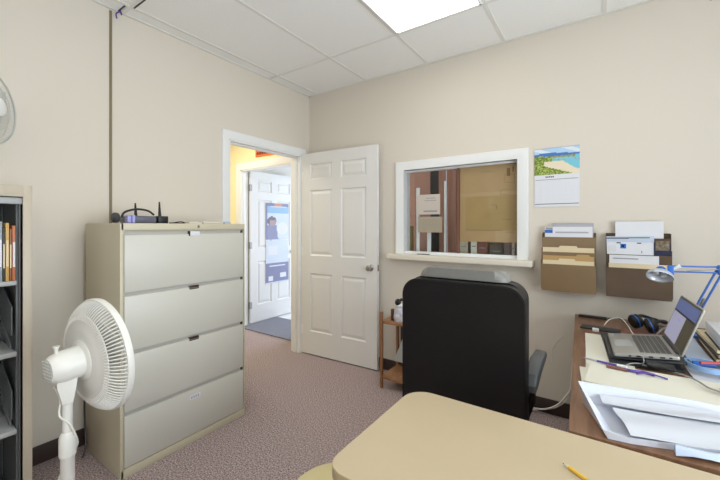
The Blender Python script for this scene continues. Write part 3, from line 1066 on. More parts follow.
r = thing('pencil', 'yellow pencil lying on the cream table near its front edge', 'pencil', (-.05, .93, TZ + .001))
p0, p1 = Vector((-.074, .970, TZ + .0052)), Vector((.045, .885, TZ + .0052))
dv = (p1 - p0).normalized()
b = B(); b.tube([p0 + dv * .016, p1], .0038, 6); b.build('shaft', M['yellow'], r, ang=20)
b = B(); b.tube([p0 + dv * .004, p0 + dv * .016], [.001, .0038], 6); b.build('point', M['paper_c'], r)
b = B(); b.tube([p0, p0 + dv * .004], [.0004, .0011], 6); b.build('lead', M['lead'], r)

r = thing('round_stool', 'round yellow-cream stool seat tucked under the corner of the cream table', 'stool', (-.675, .865, 0))
b = B(); b.lathe([(0, .467), (.10, .467), (.155, .463), (.170, .453), (.172, .43), (.165, .405), (0, .405)], 48, Matrix.Translation((-.675, .875, 0)))
b.build('seat', M['vinyl'], r)
for k in range(4):
    a = PI / 4 + k * PI / 2
    b = B(); b.tube([(-.675 + .10 * math.cos(a), .865 + .10 * math.sin(a), .405), (-.675 + .155 * math.cos(a), .865 + .155 * math.sin(a), 0)], .011, 10)
    b.build('leg', M['steel'], r)
b = B(); b.lathe([(.137 + .005 * math.cos(t), .12 + .005 * math.sin(t)) for t in [2 * PI * q / 8 for q in range(8)]], 36, Matrix.Translation((-.675, .865, 0)), close=True)
b.build('foot_ring', M['steel'], r)

# ------------------------------------------------------------------ small wooden stand
SX0, SX1, SY0, SY1 = -1.470, -1.02, 2.425, 2.72
r = thing('wooden_stand', 'small low pine shelf stand between the white door and the office chair', 'shelf stand', ((SX0 + SX1) / 2, (SY0 + SY1) / 2, 0))
for x in (SX0, SX1 - .022):
    for y, m_ in ((SY0, M['pine']), (SY1 - .022, M['walnut'])):
        b = B(); b.box(x, x + .022, y, y + .022, 0, .615 if y == SY0 else .58, bev=.002)
        b.build('leg', M['pine'] if y == SY0 else M['pine'], r)
for z in (.545, .10):
    b = B(); b.box(SX0 + .006, SX1 - .006, SY0 + .004, SY1 - .004, z - .02, z, bev=.002)
    b.build('shelf', M['pine'], r)
b = B(); b.box(SX0 + .05, SX1 - .05, SY1 - .03, SY1 - .022, .10, .525)
b.build('back_panel', M['walnut'], r, smooth=False)
r = thing('ornament', 'small white and grey ornament with black top on the pine stand', 'ornament', (-1.33, 2.52, .545))
b = B(); b.lathe([(0, 0), (.040, 0), (.048, .03), (.042, .075), (.026, .11), (0, .115)], 24, Matrix.Translation((-1.33, 2.50, .5455)))
b.build('body', mat('ornament_grey', (196, 194, 200), .4, noise=(30, .3)), r)
b = B(); b.ell((-1.322, 2.49, .675), .032, .026, .022)
b.build('collar', M['white_trim'], r)
b = B(); b.ell((-1.332, 2.48, .700), .026, .024, .028); b.ell((-1.305, 2.49, .722), .016, .014, .012)
b.build('top', M['black'], r)
b = B(); b.box(-1.30, -1.10, 2.50, 2.60, .1005, .20, bev=.004)
tag(b.build('black_box', M['black']), 'black box on the lower shelf of the pine stand', 'box')
b = B(); b.prism([(-1.40, 0), (-1.12, 0), (-1.12, .22), (-1.31, .22)], 0, .03, frame_mtx((0, 2.56, .2005), (1, 0, 0), (0, 0, 1)), bev=.004)
tag(b.build('grey_file', M['shelf_top']), 'pale grey wedge-shaped file on the black box in the pine stand', 'file')
b = B(); b.box(-1.395, -1.375, 2.47, 2.50, .546, .64, bev=.006)
tag(b.build('wooden_peg', M['walnut']), 'small dark brown block beside the ornament on the pine stand', 'block')

# ------------------------------------------------------------------ cords by the desk
b = B(); b.tube([(-.62, 2.60, .010), (-.50, 2.68, .012), (-.402, 2.72, .025), (-.314, 2.72, .044), (-.241, 2.72, .093), (-.188, 2.72, .169), (-.159, 2.725, .237), (-.15, 2.735, .40), (-.11, 2.74, .68)], .0055, 8, smooth=8)
b.tube([(-.60, 2.64, .010), (-.45, 2.70, .010), (-.33, 2.735, .03), (-.24, 2.735, .075), (-.18, 2.735, .150), (-.14, 2.74, .26)], .004, 8, smooth=8)
tag(b.build('extension_lead', M['white_c']), 'thick white power cord looping down from the desk to the carpet', 'cord')
b = B(); b.tube([(-.60, 2.50, .006), (-.40, 2.45, .006), (-.25, 2.52, .006), (-.05, 2.40, .006), (.1, 2.45, .006)], .005, 8, smooth=8)
tag(b.build('floor_cord', M['black']), 'black cord lying on the carpet beneath the white cord', 'cord')
b = B(); b.tube([(-.28, 2.766, .36), (-.276, 2.766, .44), (-.25, 2.766, .51), (-.20, 2.766, .56)], .0018, 6, smooth=6)
tag(b.build('thin_wire', M['white_c']), 'thin white wire curving against the wall left of the brown desk', 'wire')
b = B(); b.tube([(-2.40, .74, 0.006), (-2.43, .765, .05), (-2.475, .774, .20), (-2.478, .774, .50)], .005, 8, smooth=8)
tag(b.build('power_lead', M['dark']), 'dark cord hanging down the shaded side of the filing cabinet', 'cord')

# ------------------------------------------------------------------ wall calendar
CXL, CXR, CZ0, CZ1 = -.386, -.112, 1.445, 1.854
r = thing('wall_calendar', 'wall calendar with a beach photo hanging right of the pass-through window', 'calendar', ((CXL + CXR) / 2, BY, CZ0))
b = B(); b.box(CXL, CXR, BY - .006, BY - .0005, CZ0, CZ1)
b.build('pages', M['paper'], r, smooth=False)
sky = mat('print_sky', (176, 206, 234), .5); sky2 = mat('print_cloud', (220, 230, 238), .5)
sea = mat('print_deep_sea', (64, 118, 186), .5); sea2 = mat('print_turquoise', (120, 196, 214), .5)
leaf = mat('print_leaf', (122, 144, 56), .5); leaf2 = mat('print_dark_leaf', (84, 108, 48), .5); leaf3 = mat('print_lime_leaf', (176, 188, 88), .5)
sand = mat('print_sand', (232, 218, 190), .5); rock = mat('print_rock', (168, 152, 132), .5)
rnd = random.Random(3)


def beach(u, v):
    n = rnd.random()
    if v > .80 + .03 * math.sin(u * 5):
        return sky2 if math.sin(u * 9 + v * 14) > .5 else sky
    if v > .70 + .06 * u * 0 + (.02 if u < .2 else 0):
        return sea
    if v > .50 and u > .40:
        if v > .62:
            return (leaf if n < .55 else rock) if u < .9 else sea2
        return rock if n < .18 else (leaf3 if (n < .35 and u < .7) else sea2)
    bx = .20 + .5 * (.55 - v) ** 2 * 6 if v < .55 else .5
    if u < .22 + max(0, (.34 - v)) * 1.9 or (v > .5 and u <= .42):
        return leaf2 if n < .3 else (leaf if n < .65 else leaf3)
    if v < .52 and u > .62 + (.52 - v) * .9 and v > .16:
        return sea2
    return sand


b = B(); picture(b, on_wall(CXL, 1.668, BY - .0068), CXR - CXL, CZ1 - 1.668 - .003, 44, 30, beach)
b.build('photograph', None, r, smooth=False)
b = B()
b.use(M['ink_d'])
for k in range(5):
    b.box(CXL + .07 + k * .011, CXL + .078 + k * .011, BY - .0075, BY - .006, 1.648, 1.657)
b.use(M['ink'])
b.box(CXL + .008, CXR - .008, BY - .0072, BY - .006, 1.632, 1.636)
b.use(M['ink_l'])
for k in range(6):
    b.box(CXL + .008, CXR - .008, BY - .0069, BY - .006, 1.468 + k * .0275, 1.4684 + k * .0275)
for k in range(8):
    b.box(CXL + .008 + k * .0369, CXL + .0084 + k * .0369, BY - .0069, BY - .006, 1.468, 1.632)
b.use(M['ink_d']).box(CXL + .004, CXR - .004, BY - .0072, BY - .006, 1.462, 1.466)
b.build('grid_print', None, r, smooth=False)
b = B(); b.box(CXL - .001, CXR + .001, BY - .0075, BY - .001, CZ1 - .003, CZ1 + .001)
b.build('binding', M['paper_g'], r, smooth=False)


# ------------------------------------------------------------------ wall pockets
def pocket_file(x0, x1, label, m_, dark):
    r = thing('wall_pocket_file', label, 'wall file', ((x0 + x1) / 2, BY, .87), 0, 'brown plastic wall pockets')
    # three tiers; each steps further out and lower
    tiers = [(1.075, 1.235, .045), (.975, 1.135, .075), (.875, 1.055, .105)]
    for z0, z1, d in tiers:
        b = B()
        yb = BY - .002
        yf = BY - d
        W = x1 - x0
        b.prism(rrect(0, W, z0, z1, [.002, .002, .02, .02], 4), -.0015, .0015, on_wall(x0, 0, yf))
        b.box(x0, x0 + .003, yf, min(yf + .045, yb), z0 + .012, z1 + .028)
        b.box(x1 - .003, x1, yf, min(yf + .045, yb), z0 + .012, z1 + .028)
        b.box(x0 + .002, x1 - .002, yf, min(yf + .045, yb), z0 + .001, z0 + .004)
        b.box(x0, x1, min(yf + .043, yb - .002), min(yf + .045, yb), z0 + .004, z1 + .03)
        b.build('pocket', m_, r, smooth=False)
    return r


pocket_file(-.332, -.020, 'brown three-tier wall pocket left of the other, nearer the calendar', M['pocket'], False)
pocket_file(.031, .345, 'dark brown three-tier wall pocket right of the other, behind the blue lamp', M['pocket_d'], True)


def sheet_in(name, m_, x0, x1, z0, z1, y, th, label, cat, extra=None, group=None, lean=0.0, tab=None):
    r_ = thing(name, label, cat, ((x0 + x1) / 2, y, z0), 0, group)
    b = B()
    mm = Matrix.Translation(((x0 + x1) / 2, y, z0)) @ Matrix.Rotation(lean, 4, 'Y') @ Matrix.Translation((-(x0 + x1) / 2, -y, -z0))
    b.box(x0, x1, y, y + th, z0, z1, mtx=mm)
    if tab:
        b.prism([(tab[0], z1 - .001), (tab[1], z1 - .001), (tab[1] - .008, z1 + .012), (tab[0] + .008, z1 + .012)], 0, .001, on_wall(0, 0, y + .0005))
    b.build('sheet' if 'folder' not in name else 'cover', m_, r_, smooth=False)
    if extra:
        for (nm, mm_, xa, xb, za, zb) in extra:
            b = B(); b.box(xa, xb, y - .0012, y + .0002, za, zb, mtx=mm)
            b.build(nm, mm_, r_, smooth=False)
    return r_


YL = BY
# left file
sheet_in('manila_folder', M['manila'], -.322, -.03, .885, 1.082, YL - .100, .004, 'manila folder in the lowest tier of the left wall pocket', 'folder', None, 'folders in the wall pockets', tab=(-.23, -.13))
sheet_in('tan_folder', M['manila_d'], -.322, -.03, .885, 1.112, YL - .090, .004, 'tan folder behind the manila one in the lowest tier of the left pocket', 'folder', None, 'folders in the wall pockets', tab=(-.13, -.05))
sheet_in('manila_folder', M['manila'], -.325, -.03, .985, 1.166, YL - .071, .004, 'manila folder with a raised tab in the middle tier of the left wall pocket', 'folder', None, 'folders in the wall pockets', tab=(-.23, -.12))
sheet_in('printed_papers', M['paper'], -.315, -.04, 1.085, 1.305, YL - .040, .008, 'white printed papers with grey bands in the top tier of the left wall pocket', 'papers',
         [('print_band', M['paper_g'], -.252, -.062, 1.262, 1.272), ('print_block', M['paper_g'], -.255, -.05, 1.195, 1.235), ('blue_block', M['blue'], -.315, -.268, 1.262, 1.284), ('photo_block', M['ink'], -.310, -.268, 1.286, 1.300)])
sheet_in('clear_sleeve', M['paper_g'], -.27, -.035, 1.085, 1.328, YL - .030, .002, 'grey-edged plastic sleeve behind the papers in the left wall pocket', 'sleeve')
# right file
sheet_in('manila_folder', M['manila'], .045, .335, .885, 1.082, YL - .100, .004, 'manila folder in the lowest tier of the right wall pocket', 'folder', None, 'folders in the wall pockets')
sheet_in('white_sheets', M['paper'], .048, .285, .885, 1.132, YL - .090, .005, 'white sheets behind the manila folder in the right wall pocket', 'papers',
         [('heading_print', M['ink'], .066, .19, 1.108, 1.114)])
sheet_in('leaflet', M['paper'], .036, .262, .99, 1.212, YL - .070, .004, 'white leaflet with a blue square emblem in the middle tier of the right pocket', 'leaflet',
         [('blue_square', M['blue'], .104, .132, 1.172, 1.200), ('emblem_mark', M['paper'], .112, .124, 1.180, 1.192), ('dark_mark', M['black'], .085, .106, 1.203, 1.209),
          ('dark_mark', M['black'], .185, .205, 1.203, 1.209), ('grey_block', M['ink_l'], .044, .082, 1.15, 1.19), ('pen_stroke', M['ink_d'], .206, .209, 1.145, 1.16)])
sheet_in('photo_card', M['navy'], .264, .340, .99, 1.212, YL - .066, .003, 'dark photo card beside the leaflet in the right wall pocket', 'card',
         [('faces_print', mat('print_dim_faces', (120, 104, 84), .4, noise=(60, .6)), .272, .334, 1.165, 1.222)])
sheet_in('upright_sheets', M['paper'], .080, .312, 1.085, 1.338, YL - .036, .006, 'tall white sheets standing at the back of the right wall pocket', 'papers')
sheet_in('green_edged_booklet', M['paper_b'], .036, .27, 1.085, 1.246, YL - .047, .003, 'booklet with a dark and green top edge in the right wall pocket', 'booklet',
         [('dark_edge', M['dark'], .036, .15, 1.232, 1.239), ('green_edge', mat('print_green', (110, 140, 80), .5), .15, .25, 1.234, 1.241)], lean=-.02)

# ------------------------------------------------------------------ laptop on its riser
LA = .051
lx, ly, lz = .041, 1.987, .773
u = Vector((math.cos(LA), math.sin(LA), 0)); v = Vector((-math.sin(LA), math.cos(LA), 0)); up = Vector((0, 0, 1))
pit = .115
u2 = u * math.cos(pit) + up * math.sin(pit)
LW, LD, LH = .331, .212, .206
mb = frame_mtx((lx, ly, lz - .012), u2, v)      # x toward hinge, y across, z up
r = thing('laptop_riser', 'dark laptop stand wedged under the open laptop', 'laptop stand', (lx + .1, ly, TZ))
mr = frame_mtx((lx - .012, ly, .7475), u * math.cos(.09) + up * math.sin(.09), v)
b = B(); b.box(0, .26, -.16, .155, 0, .008, bev=.002, mtx=mr)
b.box(-.002, .006, -.16, .155, 0, .02, bev=.002, mtx=mr)
b.build('plate', M['dark'], r)
b = B(); b.box(.02, .24, -.15, -.14, TZ + .0115 - .7475, .0, mtx=Matrix.Translation((lx - .012, ly, .7475)) @ Matrix.Rotation(LA, 4, 'Z'))
b.box(.02, .24, .13, .14, TZ + .0115 - .7475, .0, mtx=Matrix.Translation((lx - .012, ly, .7475)) @ Matrix.Rotation(LA, 4, 'Z'))
b.build('foot', M['black'], r)
r = thing('laptop', 'open silver laptop with lit screen on the dark stand', 'laptop', (lx + .1, ly, lz - .012))
b = B()
b.prism(rrect(0, LD, -LW / 2, LW / 2, .008, 4), 0, .013, mb, bev=.002)
body = b.build('body', M['silver'], r)
b = B()
for i in range(6):
    for j in range(14):
        x0 = .092 + (5 - i) * .0175
        y0 = -.132 + j * .0190
        if i == 0 and 4 <= j <= 8:
            if j == 4:
                b.box(x0, x0 + .0145, y0, y0 + .019 * 5 - .003, .0131, .0146, mtx=mb)
            continue
        b.box(x0, x0 + .0145, y0, y0 + .016, .0131, .0146, mtx=mb)
b.build('keyboard', M['key'], body, smooth=False)
b = B(); b.box(.015, .078, -.05, .05, .0131, .0134, mtx=mb)
b.build('touchpad', M['shelf_top'], body, smooth=False)
b = B()
for (x, w) in ((.05, .008), (.075, .014), (.115, .014), (.15, .016), (.178, .010)):
    b.box(x, x + w, -LW / 2 - .0006, -LW / 2 + .001, .003, .009, mtx=mb)
b.build('ports', M['black'], body, smooth=False)
b = B(); b.box(.012, .03, .135, .15, .0131, .0134, mtx=mb); b.box(.012, .024, .10, .128, .0131, .0134, mtx=mb)
b.build('palm_sticker', M['paper_g'], body, smooth=False)
lid = u * math.cos(1.245) + up * math.sin(1.245)
hp = Vector((lx, ly, lz)) + u2 * LD
ml = frame_mtx(hp - v * 0, v * -1, lid)       # x across (from +v to -v), y up the lid, z toward the back?
if ml.to_3x3().col[2].dot(u) > 0:
    zsign = 1
else:
    zsign = -1
b = B()
t0, t1 = (0, .006) if zsign > 0 else (-.006, 0)
b.prism(rrect(-LW / 2, LW / 2, .002, LH, .008, 4), t0, t1, ml, bev=.0015)
lido = b.build('lid', M['silver'], r)
f0 = -.0008 * zsign
b = B(); b.prism(rrect(-LW / 2 + .004, LW / 2 - .004, .006, LH - .004, .006, 4), min(0, f0), max(0, f0), ml)
b.build('bezel', mat('laptop_bezel', (98, 94, 84), .4), lido)
s_blue = emit('screen_blue', (88, 102, 150), .35); s_white = emit('screen_page', (150, 150, 176), .5)
s_brown = emit('screen_brown', (70, 66, 52), .3); s_dark = emit('screen_bar', (24, 28, 40), .2); s_ink = emit('screen_ink', (130, 140, 190), .5)
SWd, SHt = LW - .022, LH - .028


def screen(a, c):
    # a: 0 at far side ... 1 at near side ; c: 0 bottom .. 1 top
    if c > .72:
        return s_blue
    if c > .67:
        return s_dark
    if a > .62:
        return s_brown
    if (abs(c - .52) < .03 and .30 < a < .45) or (abs(c - .56) < .02 and .1 < a < .16):
        return s_ink
    return s_white


b = B(); picture(b, ml @ Matrix.Translation((-SWd / 2, .016, -.0014 * zsign)), SWd, SHt, 32, 24, screen)
b.build('screen', None, lido, smooth=False)
b = B(); b.tube([hp + v * .13 - u2 * .002, hp - v * .13 - u2 * .002], .006, 10)
b.build('hinge', M['dark'], r)
# usb cable out of the side
sp = mb @ Vector((.096, -LW / 2, .006))
b = B(); b.tube([sp, sp + Vector((0, -.022, 0)), sp + Vector((-.004, -.05, -.012)), Vector((.10, 1.76, .762)), Vector((.06, 1.72, .742))], .0022, 6, smooth=6)
tag(b.build('usb_cable', M['grey_c']), 'thin grey cable plugged into the near side of the laptop', 'cable')

# ------------------------------------------------------------------ things on the brown desk
def stack(name, m_, pts, z0, h, label, cat, wob=.002, n=3, group=None):
    """a pile of sheets: slightly turned copies of a quadrilateral"""
    b = B()
    cx_ = sum(p[0] for p in pts) / 4; cy_ = sum(p[1] for p in pts) / 4
    for k in range(n):
        a = (random.random() - .5) * wob * 12
        q = []
        for (x, y) in pts:
            dx, dy = x - cx_, y - cy_
            q.append((cx_ + dx * math.cos(a) - dy * math.sin(a), cy_ + dx * math.sin(a) + dy * math.cos(a)))
        b.prism(q, z0 + h * k / n + .0001, z0 + h * (k + 1) / n)
    o = b.build(name, m_, smooth=False)
    return tag(o, label, cat, group)


b = B(); b.box(-.112, .034, 2.612, 2.642, TZ, TZ + .014, bev=.003, mtx=None)
tag(b.build('remote_control', M['black']), 'slim black remote lying along the far left edge of the brown desk', 'remote')
r = thing('phone_dock', 'black phone with a white cap lying between the desk edge and the laptop', 'phone', (0, 2.36, TZ))
b = B(); b.box(-.09, .09, 2.32, 2.395, TZ, TZ + .010, bev=.003, mtx=Matrix.Translation((.0, 2.36, 0)) @ Matrix.Rotation(-.10, 4, 'Z') @ Matrix.Translation((0, -2.36, 0)))
b.build('case', M['dark'], r)
b = B(); b.box(-.035, -.005, 2.29, 2.318, TZ, TZ + .016, bev=.003)
b.build('white_cap', M['white_trim'], r)

o = stack('cream_folder', M['paper_c'], [(-.065, 2.22), (.10, 2.22), (.12, 1.66), (-.045, 1.66)], TZ, .006, 'cream folder with a fold line lying under the laptop front', 'folder')
o = stack('black_folder', M['dark'], [(.0, 2.26), (.27, 2.26), (.27, 1.82), (.035, 1.79)], TZ + .006, .005, 'dark folder lying flat under the laptop stand', 'folder')
for k, (pts, zz, mm_, lab) in enumerate([
    ([(-.068, 1.66), (.58, 1.70), (.58, 1.50), (-.050, 1.46)], TZ, M['paper_c'], 'cream paper stack between the laptop and the white tray'),
    ([(-.03, 1.71), (.50, 1.73), (.50, 1.45), (-.048, 1.49)], TZ + .012, M['paper_c'], 'cream sheet lying skewed on top of the cream paper stack'),
]):
    stack('paper_stack', mm_, pts, zz, .011, lab, 'papers', .003, 4)
# crumpled large sheets right of the laptop
def crumple(x0, x1, y0, y1, z, amp, m_, label, name='loose_sheet', rot=0.0, n=14, seed=1, lift=None):
    rn = random.Random(seed)
    ph = [rn.random() * 6 for _ in range(6)]
    g = []
    cx_, cy_ = (x0 + x1) / 2, (y0 + y1) / 2
    for i in range(n + 1):
        row = []
        for j in range(n + 1):
            uu, vv = i / n, j / n
            x = x0 + (x1 - x0) * uu; y = y0 + (y1 - y0) * vv
            zz = z + amp * (.5 + .25 * math.sin(uu * 5 + ph[0] + vv * 3) + .25 * math.sin(vv * 6 + ph[1] - uu * 2.5))
            if lift:
                zz += lift(uu, vv)
            dx, dy = x - cx_, y - cy_
            row.append((cx_ + dx * math.cos(rot) - dy * math.sin(rot), cy_ + dx * math.sin(rot) + dy * math.cos(rot), zz))
        g.append(row)
    b = B().sheet(g, .0006)
    return tag(b.build(name, m_, ang=60), label, 'paper')


crumple(.285, .60, 1.70, 1.95, TZ + .003, .012, M['paper_d'], 'white sheet lying on the desk right of the laptop', rot=.0, seed=4)
crumple(.278, .392, 1.96, 2.42, TZ + .003, .010, M['paper_b'], 'narrow pale blue-white sheet lying between the laptop and the folder stack', rot=.0, seed=5)

# big white plastic tray in front
r = thing('plastic_tray', 'large white plastic tray full of paper at the front of the brown desk', 'tray', (.25, 1.27, TZ))
TXW = [(-.055, 1.335), (.012, 1.150), (.42, 1.165), (.44, 1.405), (-.02, 1.42)]
outer = [(-.060, 1.352), (.006, 1.152), (.060, 1.160), (.222, 1.216), (.52, 1.32), (.46, 1.44), (.24, 1.425)]
inner_f = [(-.025, 1.345), (.030, 1.190), (.065, 1.195), (.222, 1.245), (.48, 1.335), (.43, 1.41), (.24, 1.40)]
zt = [.802, .760, .752, .752, .760, .78, .79]
b = B()
bt_o = [b.bm.verts.new((x * .97 + .012 , y * .97 + .04, TZ + .0008)) for x, y in outer]
tp_o = [b.bm.verts.new((x, y, z)) for (x, y), z in zip(outer, zt)]
tp_i = [b.bm.verts.new((x * .9 + X_ * .1, y * .9 + Y_ * .1, z - .0005)) for (x, y), (X_, Y_), z in zip(outer, inner_f, zt)]
bt_i = [b.bm.verts.new((x, y, TZ + .004)) for x, y in inner_f]
n = len(outer)
for i in range(n):
    j = (i + 1) % n
    b.bm.faces.new((bt_o[i], bt_o[j], tp_o[j], tp_o[i])); b.bm.faces.new((tp_o[i], tp_o[j], tp_i[j], tp_i[i])); b.bm.faces.new((tp_i[i], tp_i[j], bt_i[j], bt_i[i]))
b.bm.faces.new(bt_o[::-1]); b.bm.faces.new(bt_i)
b.build('tray_shell', M['tray'], r, ang=50)
crumple(.040, .43, 1.225, 1.35, TZ + .012, .014, M['paper_d'], 'crumpled white sheet lying inside the plastic tray', name='tray_sheet', rot=.30, seed=8, lift=lambda a, c: .02 * (1 - a) * c)
crumple(.0, .42, 1.335, 1.40, TZ + .030, .012, M['paper_d'], 'pale folded sheet along the far side inside the plastic tray', name='tray_sheet', rot=.22, seed=9)
b = B()
g = []
rn = random.Random(12)
for i in range(13):
    row = []
    for j in range(9):
        a, c = i / 12, j / 8
        row.append((.155 + .40 * a, 1.158 + .10 * a + c * (.026 + .03 * a), TZ + .005 + .020 * math.sin(c * PI) + .006 * math.sin(a * 11 + c * 5) + .003 * rn.random()))
    g.append(row)
b.sheet(g, .0008)
tag(b.build('plastic_bag', mat('thin_white_plastic_film', (184, 196, 216), .22, spec=.6), ang=60), 'thin bluish-white plastic bag lying along the near side of the white tray', 'bag')

# pens and purple cord in front of laptop
r = thing('purple_pen', 'purple pen with a pale tip lying on the cream papers before the laptop', 'pen', (.02, 1.69, TZ + .024))
b = B(); b.tube([(-.010, 1.708, .765), (.075, 1.690, .765)], .0045, 10); b.build('barrel', M['purple'], r)
b = B(); b.tube([(-.060, 1.72, .765), (-.045, 1.716, .765), (-.010, 1.708, .765)], [.001, .0035, .004], 10); b.build('tip', M['paper_g'], r)
r = thing('brown_pen', 'reddish brown pen with white cap just below the purple one', 'pen', (.05, 1.66, TZ + .024))
b = B(); b.tube([(.02, 1.668, .764), (.085, 1.662, .764)], .005, 10); b.build('barrel', M['brownp'], r)
b = B(); b.tube([(.055, 1.694, .7675), (.085, 1.684, .7675)], .0052, 10); b.build('cap', M['white_trim'], r)
b = B(); b.tube([(.075, 1.675, .762), (.10, 1.668, .764), (.13, 1.68, .763), (.165, 1.668, .763)], .0055, 8, smooth=6)
b.tube([(.11, 1.65, .762), (.15, 1.66, .768), (.20, 1.655, .762)], .003, 8, smooth=6)
tag(b.build('purple_lanyard', M['purple']), 'rolled purple lanyard lying in front of the dark stand', 'lanyard')

# headphones behind laptop
r = thing('headphones', 'navy and black headphones lying behind the laptop by the wall', 'headphones', (.2, 2.48, TZ))
for (x, y, a_) in ((.165, 2.49, .5), (.225, 2.43, .2)):
    ma = Matrix.Translation((x, y, TZ + .042)) @ Matrix.Rotation(a_, 4, 'Z') @ Matrix.Rotation(1.25, 4, 'Y')
    b = B(); b.lathe([(0, -.022), (.030, -.022), (.038, -.014), (.038, .0), (.035, .006), (.037, .014), (.030, .024), (.012, .022), (0, .02)], 28, ma)
    e = b.build('earcup', M['black'], r)
    b = B(); b.lathe([(.036, -.006), (.0395, -.006), (.0395, -.001), (.036, -.001)], 28, ma, close=True)
    b.build('ring', M['blue'], e)
b = B(); b.tube([(.235, 2.43, TZ + .045), (.26, 2.47, TZ + .06), (.295, 2.53, TZ + .05), (.30, 2.60, TZ + .03), (.26, 2.655, TZ + .03), (.20, 2.62, TZ + .05), (.17, 2.53, TZ + .055)], .009, 10, smooth=8)
b.build('headband', M['black'], r)
b = B(); b.tube([(.02, 2.46, TZ + .004), (.05, 2.56, TZ + .02), (.10, 2.58, TZ + .03), (.13, 2.50, TZ + .01), (.14, 2.38, TZ + .006), (.15, 2.29, TZ + .006)], .0026, 8, smooth=8)
tag(b.build('white_cable', M['white_c']), 'white cable looped on the desk behind the laptop', 'cable')
b = B(); b.tube([(-.02, 2.655, TZ + .004), (.03, 2.60, TZ + .012), (.09, 2.62, TZ + .02), (.12, 2.56, TZ + .01), (.17, 2.62, TZ + .01), (.3, 2.60, TZ + .005)], .0025, 6, smooth=8)
tag(b.build('black_cable', M['dark']), 'thin dark cable winding along the far end of the desk', 'cable')
b = B(); b.tube([(.24, 2.34, TZ + .02), (.275, 2.375, TZ + .05), (.31, 2.36, TZ + .03), (.30, 2.30, TZ + .02)], .003, 6, smooth=8)
tag(b.build('silver_cable', M['grey_c']), 'light grey cable hanging over the headphones beside the laptop hinge', 'cable')
b = B(); b.box(.10, .30, 2.30, 2.42, TZ, TZ + .006, bev=.002)
tag(b.build('red_booklet', M['brownp']), 'thin reddish brown booklet peeping out behind the laptop', 'booklet')

# black cable heap and blue roll right of laptop
b = B()
b.tube([(.14, 1.80, .752), (.20, 1.77, .756), (.25, 1.73, .764), (.28, 1.68, .768), (.30, 1.62, .770), (.33, 1.60, .770)], .003, 8, smooth=8)
tag(b.build('white_grey_lead', M['grey_c']), 'grey lead running from under the stand across the papers to a plug', 'cable')
b = B(); b.box(.15, .235, 1.745, 1.80, .7622, .775, bev=.004)
tag(b.build('charger', M['black']), 'black charger block lying under the near corner of the laptop', 'charger')
b = B(); b.box(.325, .350, 1.600, 1.622, .7705, .778, bev=.002)
tag(b.build('plug', M['black']), 'tiny black clip lying beside the yellow sticky note', 'clip')
b = B(); b.prism([(.335, 1.62), (.40, 1.70), (.50, 1.70), (.50, 1.52), (.38, 1.50)], .7695, .773)
tag(b.build('sticky_note', mat('pale_yellow_note', (236, 224, 150), .6)), 'pale yellow note lying at the right edge of the papers', 'note')
mt_ = Matrix.Translation((.385, 1.86, .795)) @ Matrix.Rotation(.3, 4, 'X')
b = B(); b.lathe([(.054, -.008), (.061, -.008), (.061, .010), (.054, .010)], 40, Matrix.Translation((.335, 1.865, .7695)) @ Matrix.Rotation(.06, 4, 'Y'), close=True)
tag(b.build('tape_ring', M['blue_pale']), 'pale blue tape ring lying right of the laptop', 'tape')
b = B(); b.tube([(.30, 1.872, .771), (.33, 1.876, .773), (.365, 1.882, .774)], .010, 10)
tag(b.build('blue_marker', M['blue']), 'thick blue marker lying inside the pale blue ring', 'marker')
b = B(); b.tube([(.315, 1.835, .788), (.40, 1.88, .790)], .005, 10)
tag(b.build('red_pen', M['red']), 'red pen leaning across the pale blue tape ring', 'pen')
b = B(); b.tube([(.425, 1.80, .768), (.46, 1.83, .774), (.52, 1.85, .77)], .010, 10)
tag(b.build('dark_marker', M['navy']), 'short dark navy marker lying right of the blue ring', 'marker')
b = B(); b.tube([(.385, 1.955, .762), (.42, 1.97, .775), (.47, 1.965, .77), (.52, 1.975, .762)], .004, 8, smooth=6)
b.tube([(.40, 1.945, .760), (.44, 1.975, .765), (.50, 1.95, .765)], .004, 8, smooth=6)
tag(b.build('black_cable_bundle', M['black']), 'black cable bundle between the upright folders and the pale blue ring', 'cable')

# stack of folders behind the laptop screen
z = TZ + .0005
for k, (dx, m_, h, lab) in enumerate([(.000, 'manila', .018, 'manila folder with dark edges at the bottom of the stack behind the laptop screen'),
                                     (.006, 'manila_d', .020, 'yellow-tan folder with dark edges second in the stack behind the laptop screen'),
                                     (.002, 'manila', .020, 'manila folder with dark edges third in the stack behind the laptop screen')]):
    r = thing('stacked_folder', lab, 'folder', (.56, 2.25, z), 0, 'folders stacked behind the laptop screen')
    mm2 = Matrix.Translation((.402 + dx, 2.05, z)) @ Matrix.Rotation(-.02 + .02 * k, 4, 'Z')
    b = B(); b.box(0, .24, 0, .36, .005, h - .001, mtx=mm2); b.build('pages', M[m_], r, smooth=False)
    b = B(); b.box(-.004, .243, -.004, .363, 0, .005, bev=.001, mtx=mm2); b.build('cover', M['dark'], r, smooth=False)
    z += h
r = thing('white_binder', 'white ring binder lying on the folder stack at the right edge', 'binder', (.56, 2.2, z))
mm2 = Matrix.Translation((.412, 2.045, z)) @ Matrix.Rotation(-.03, 4, 'Z')
b = B(); b.box(0, .24, 0, .30, 0.004, .060, bev=.004, mtx=mm2); b.build('cover', M['paper'], r)
b = B(); b.box(-.003, .242, -.003, .303, .0, .004, mtx=mm2); b.build('bottom_edge', M['dark'], r)

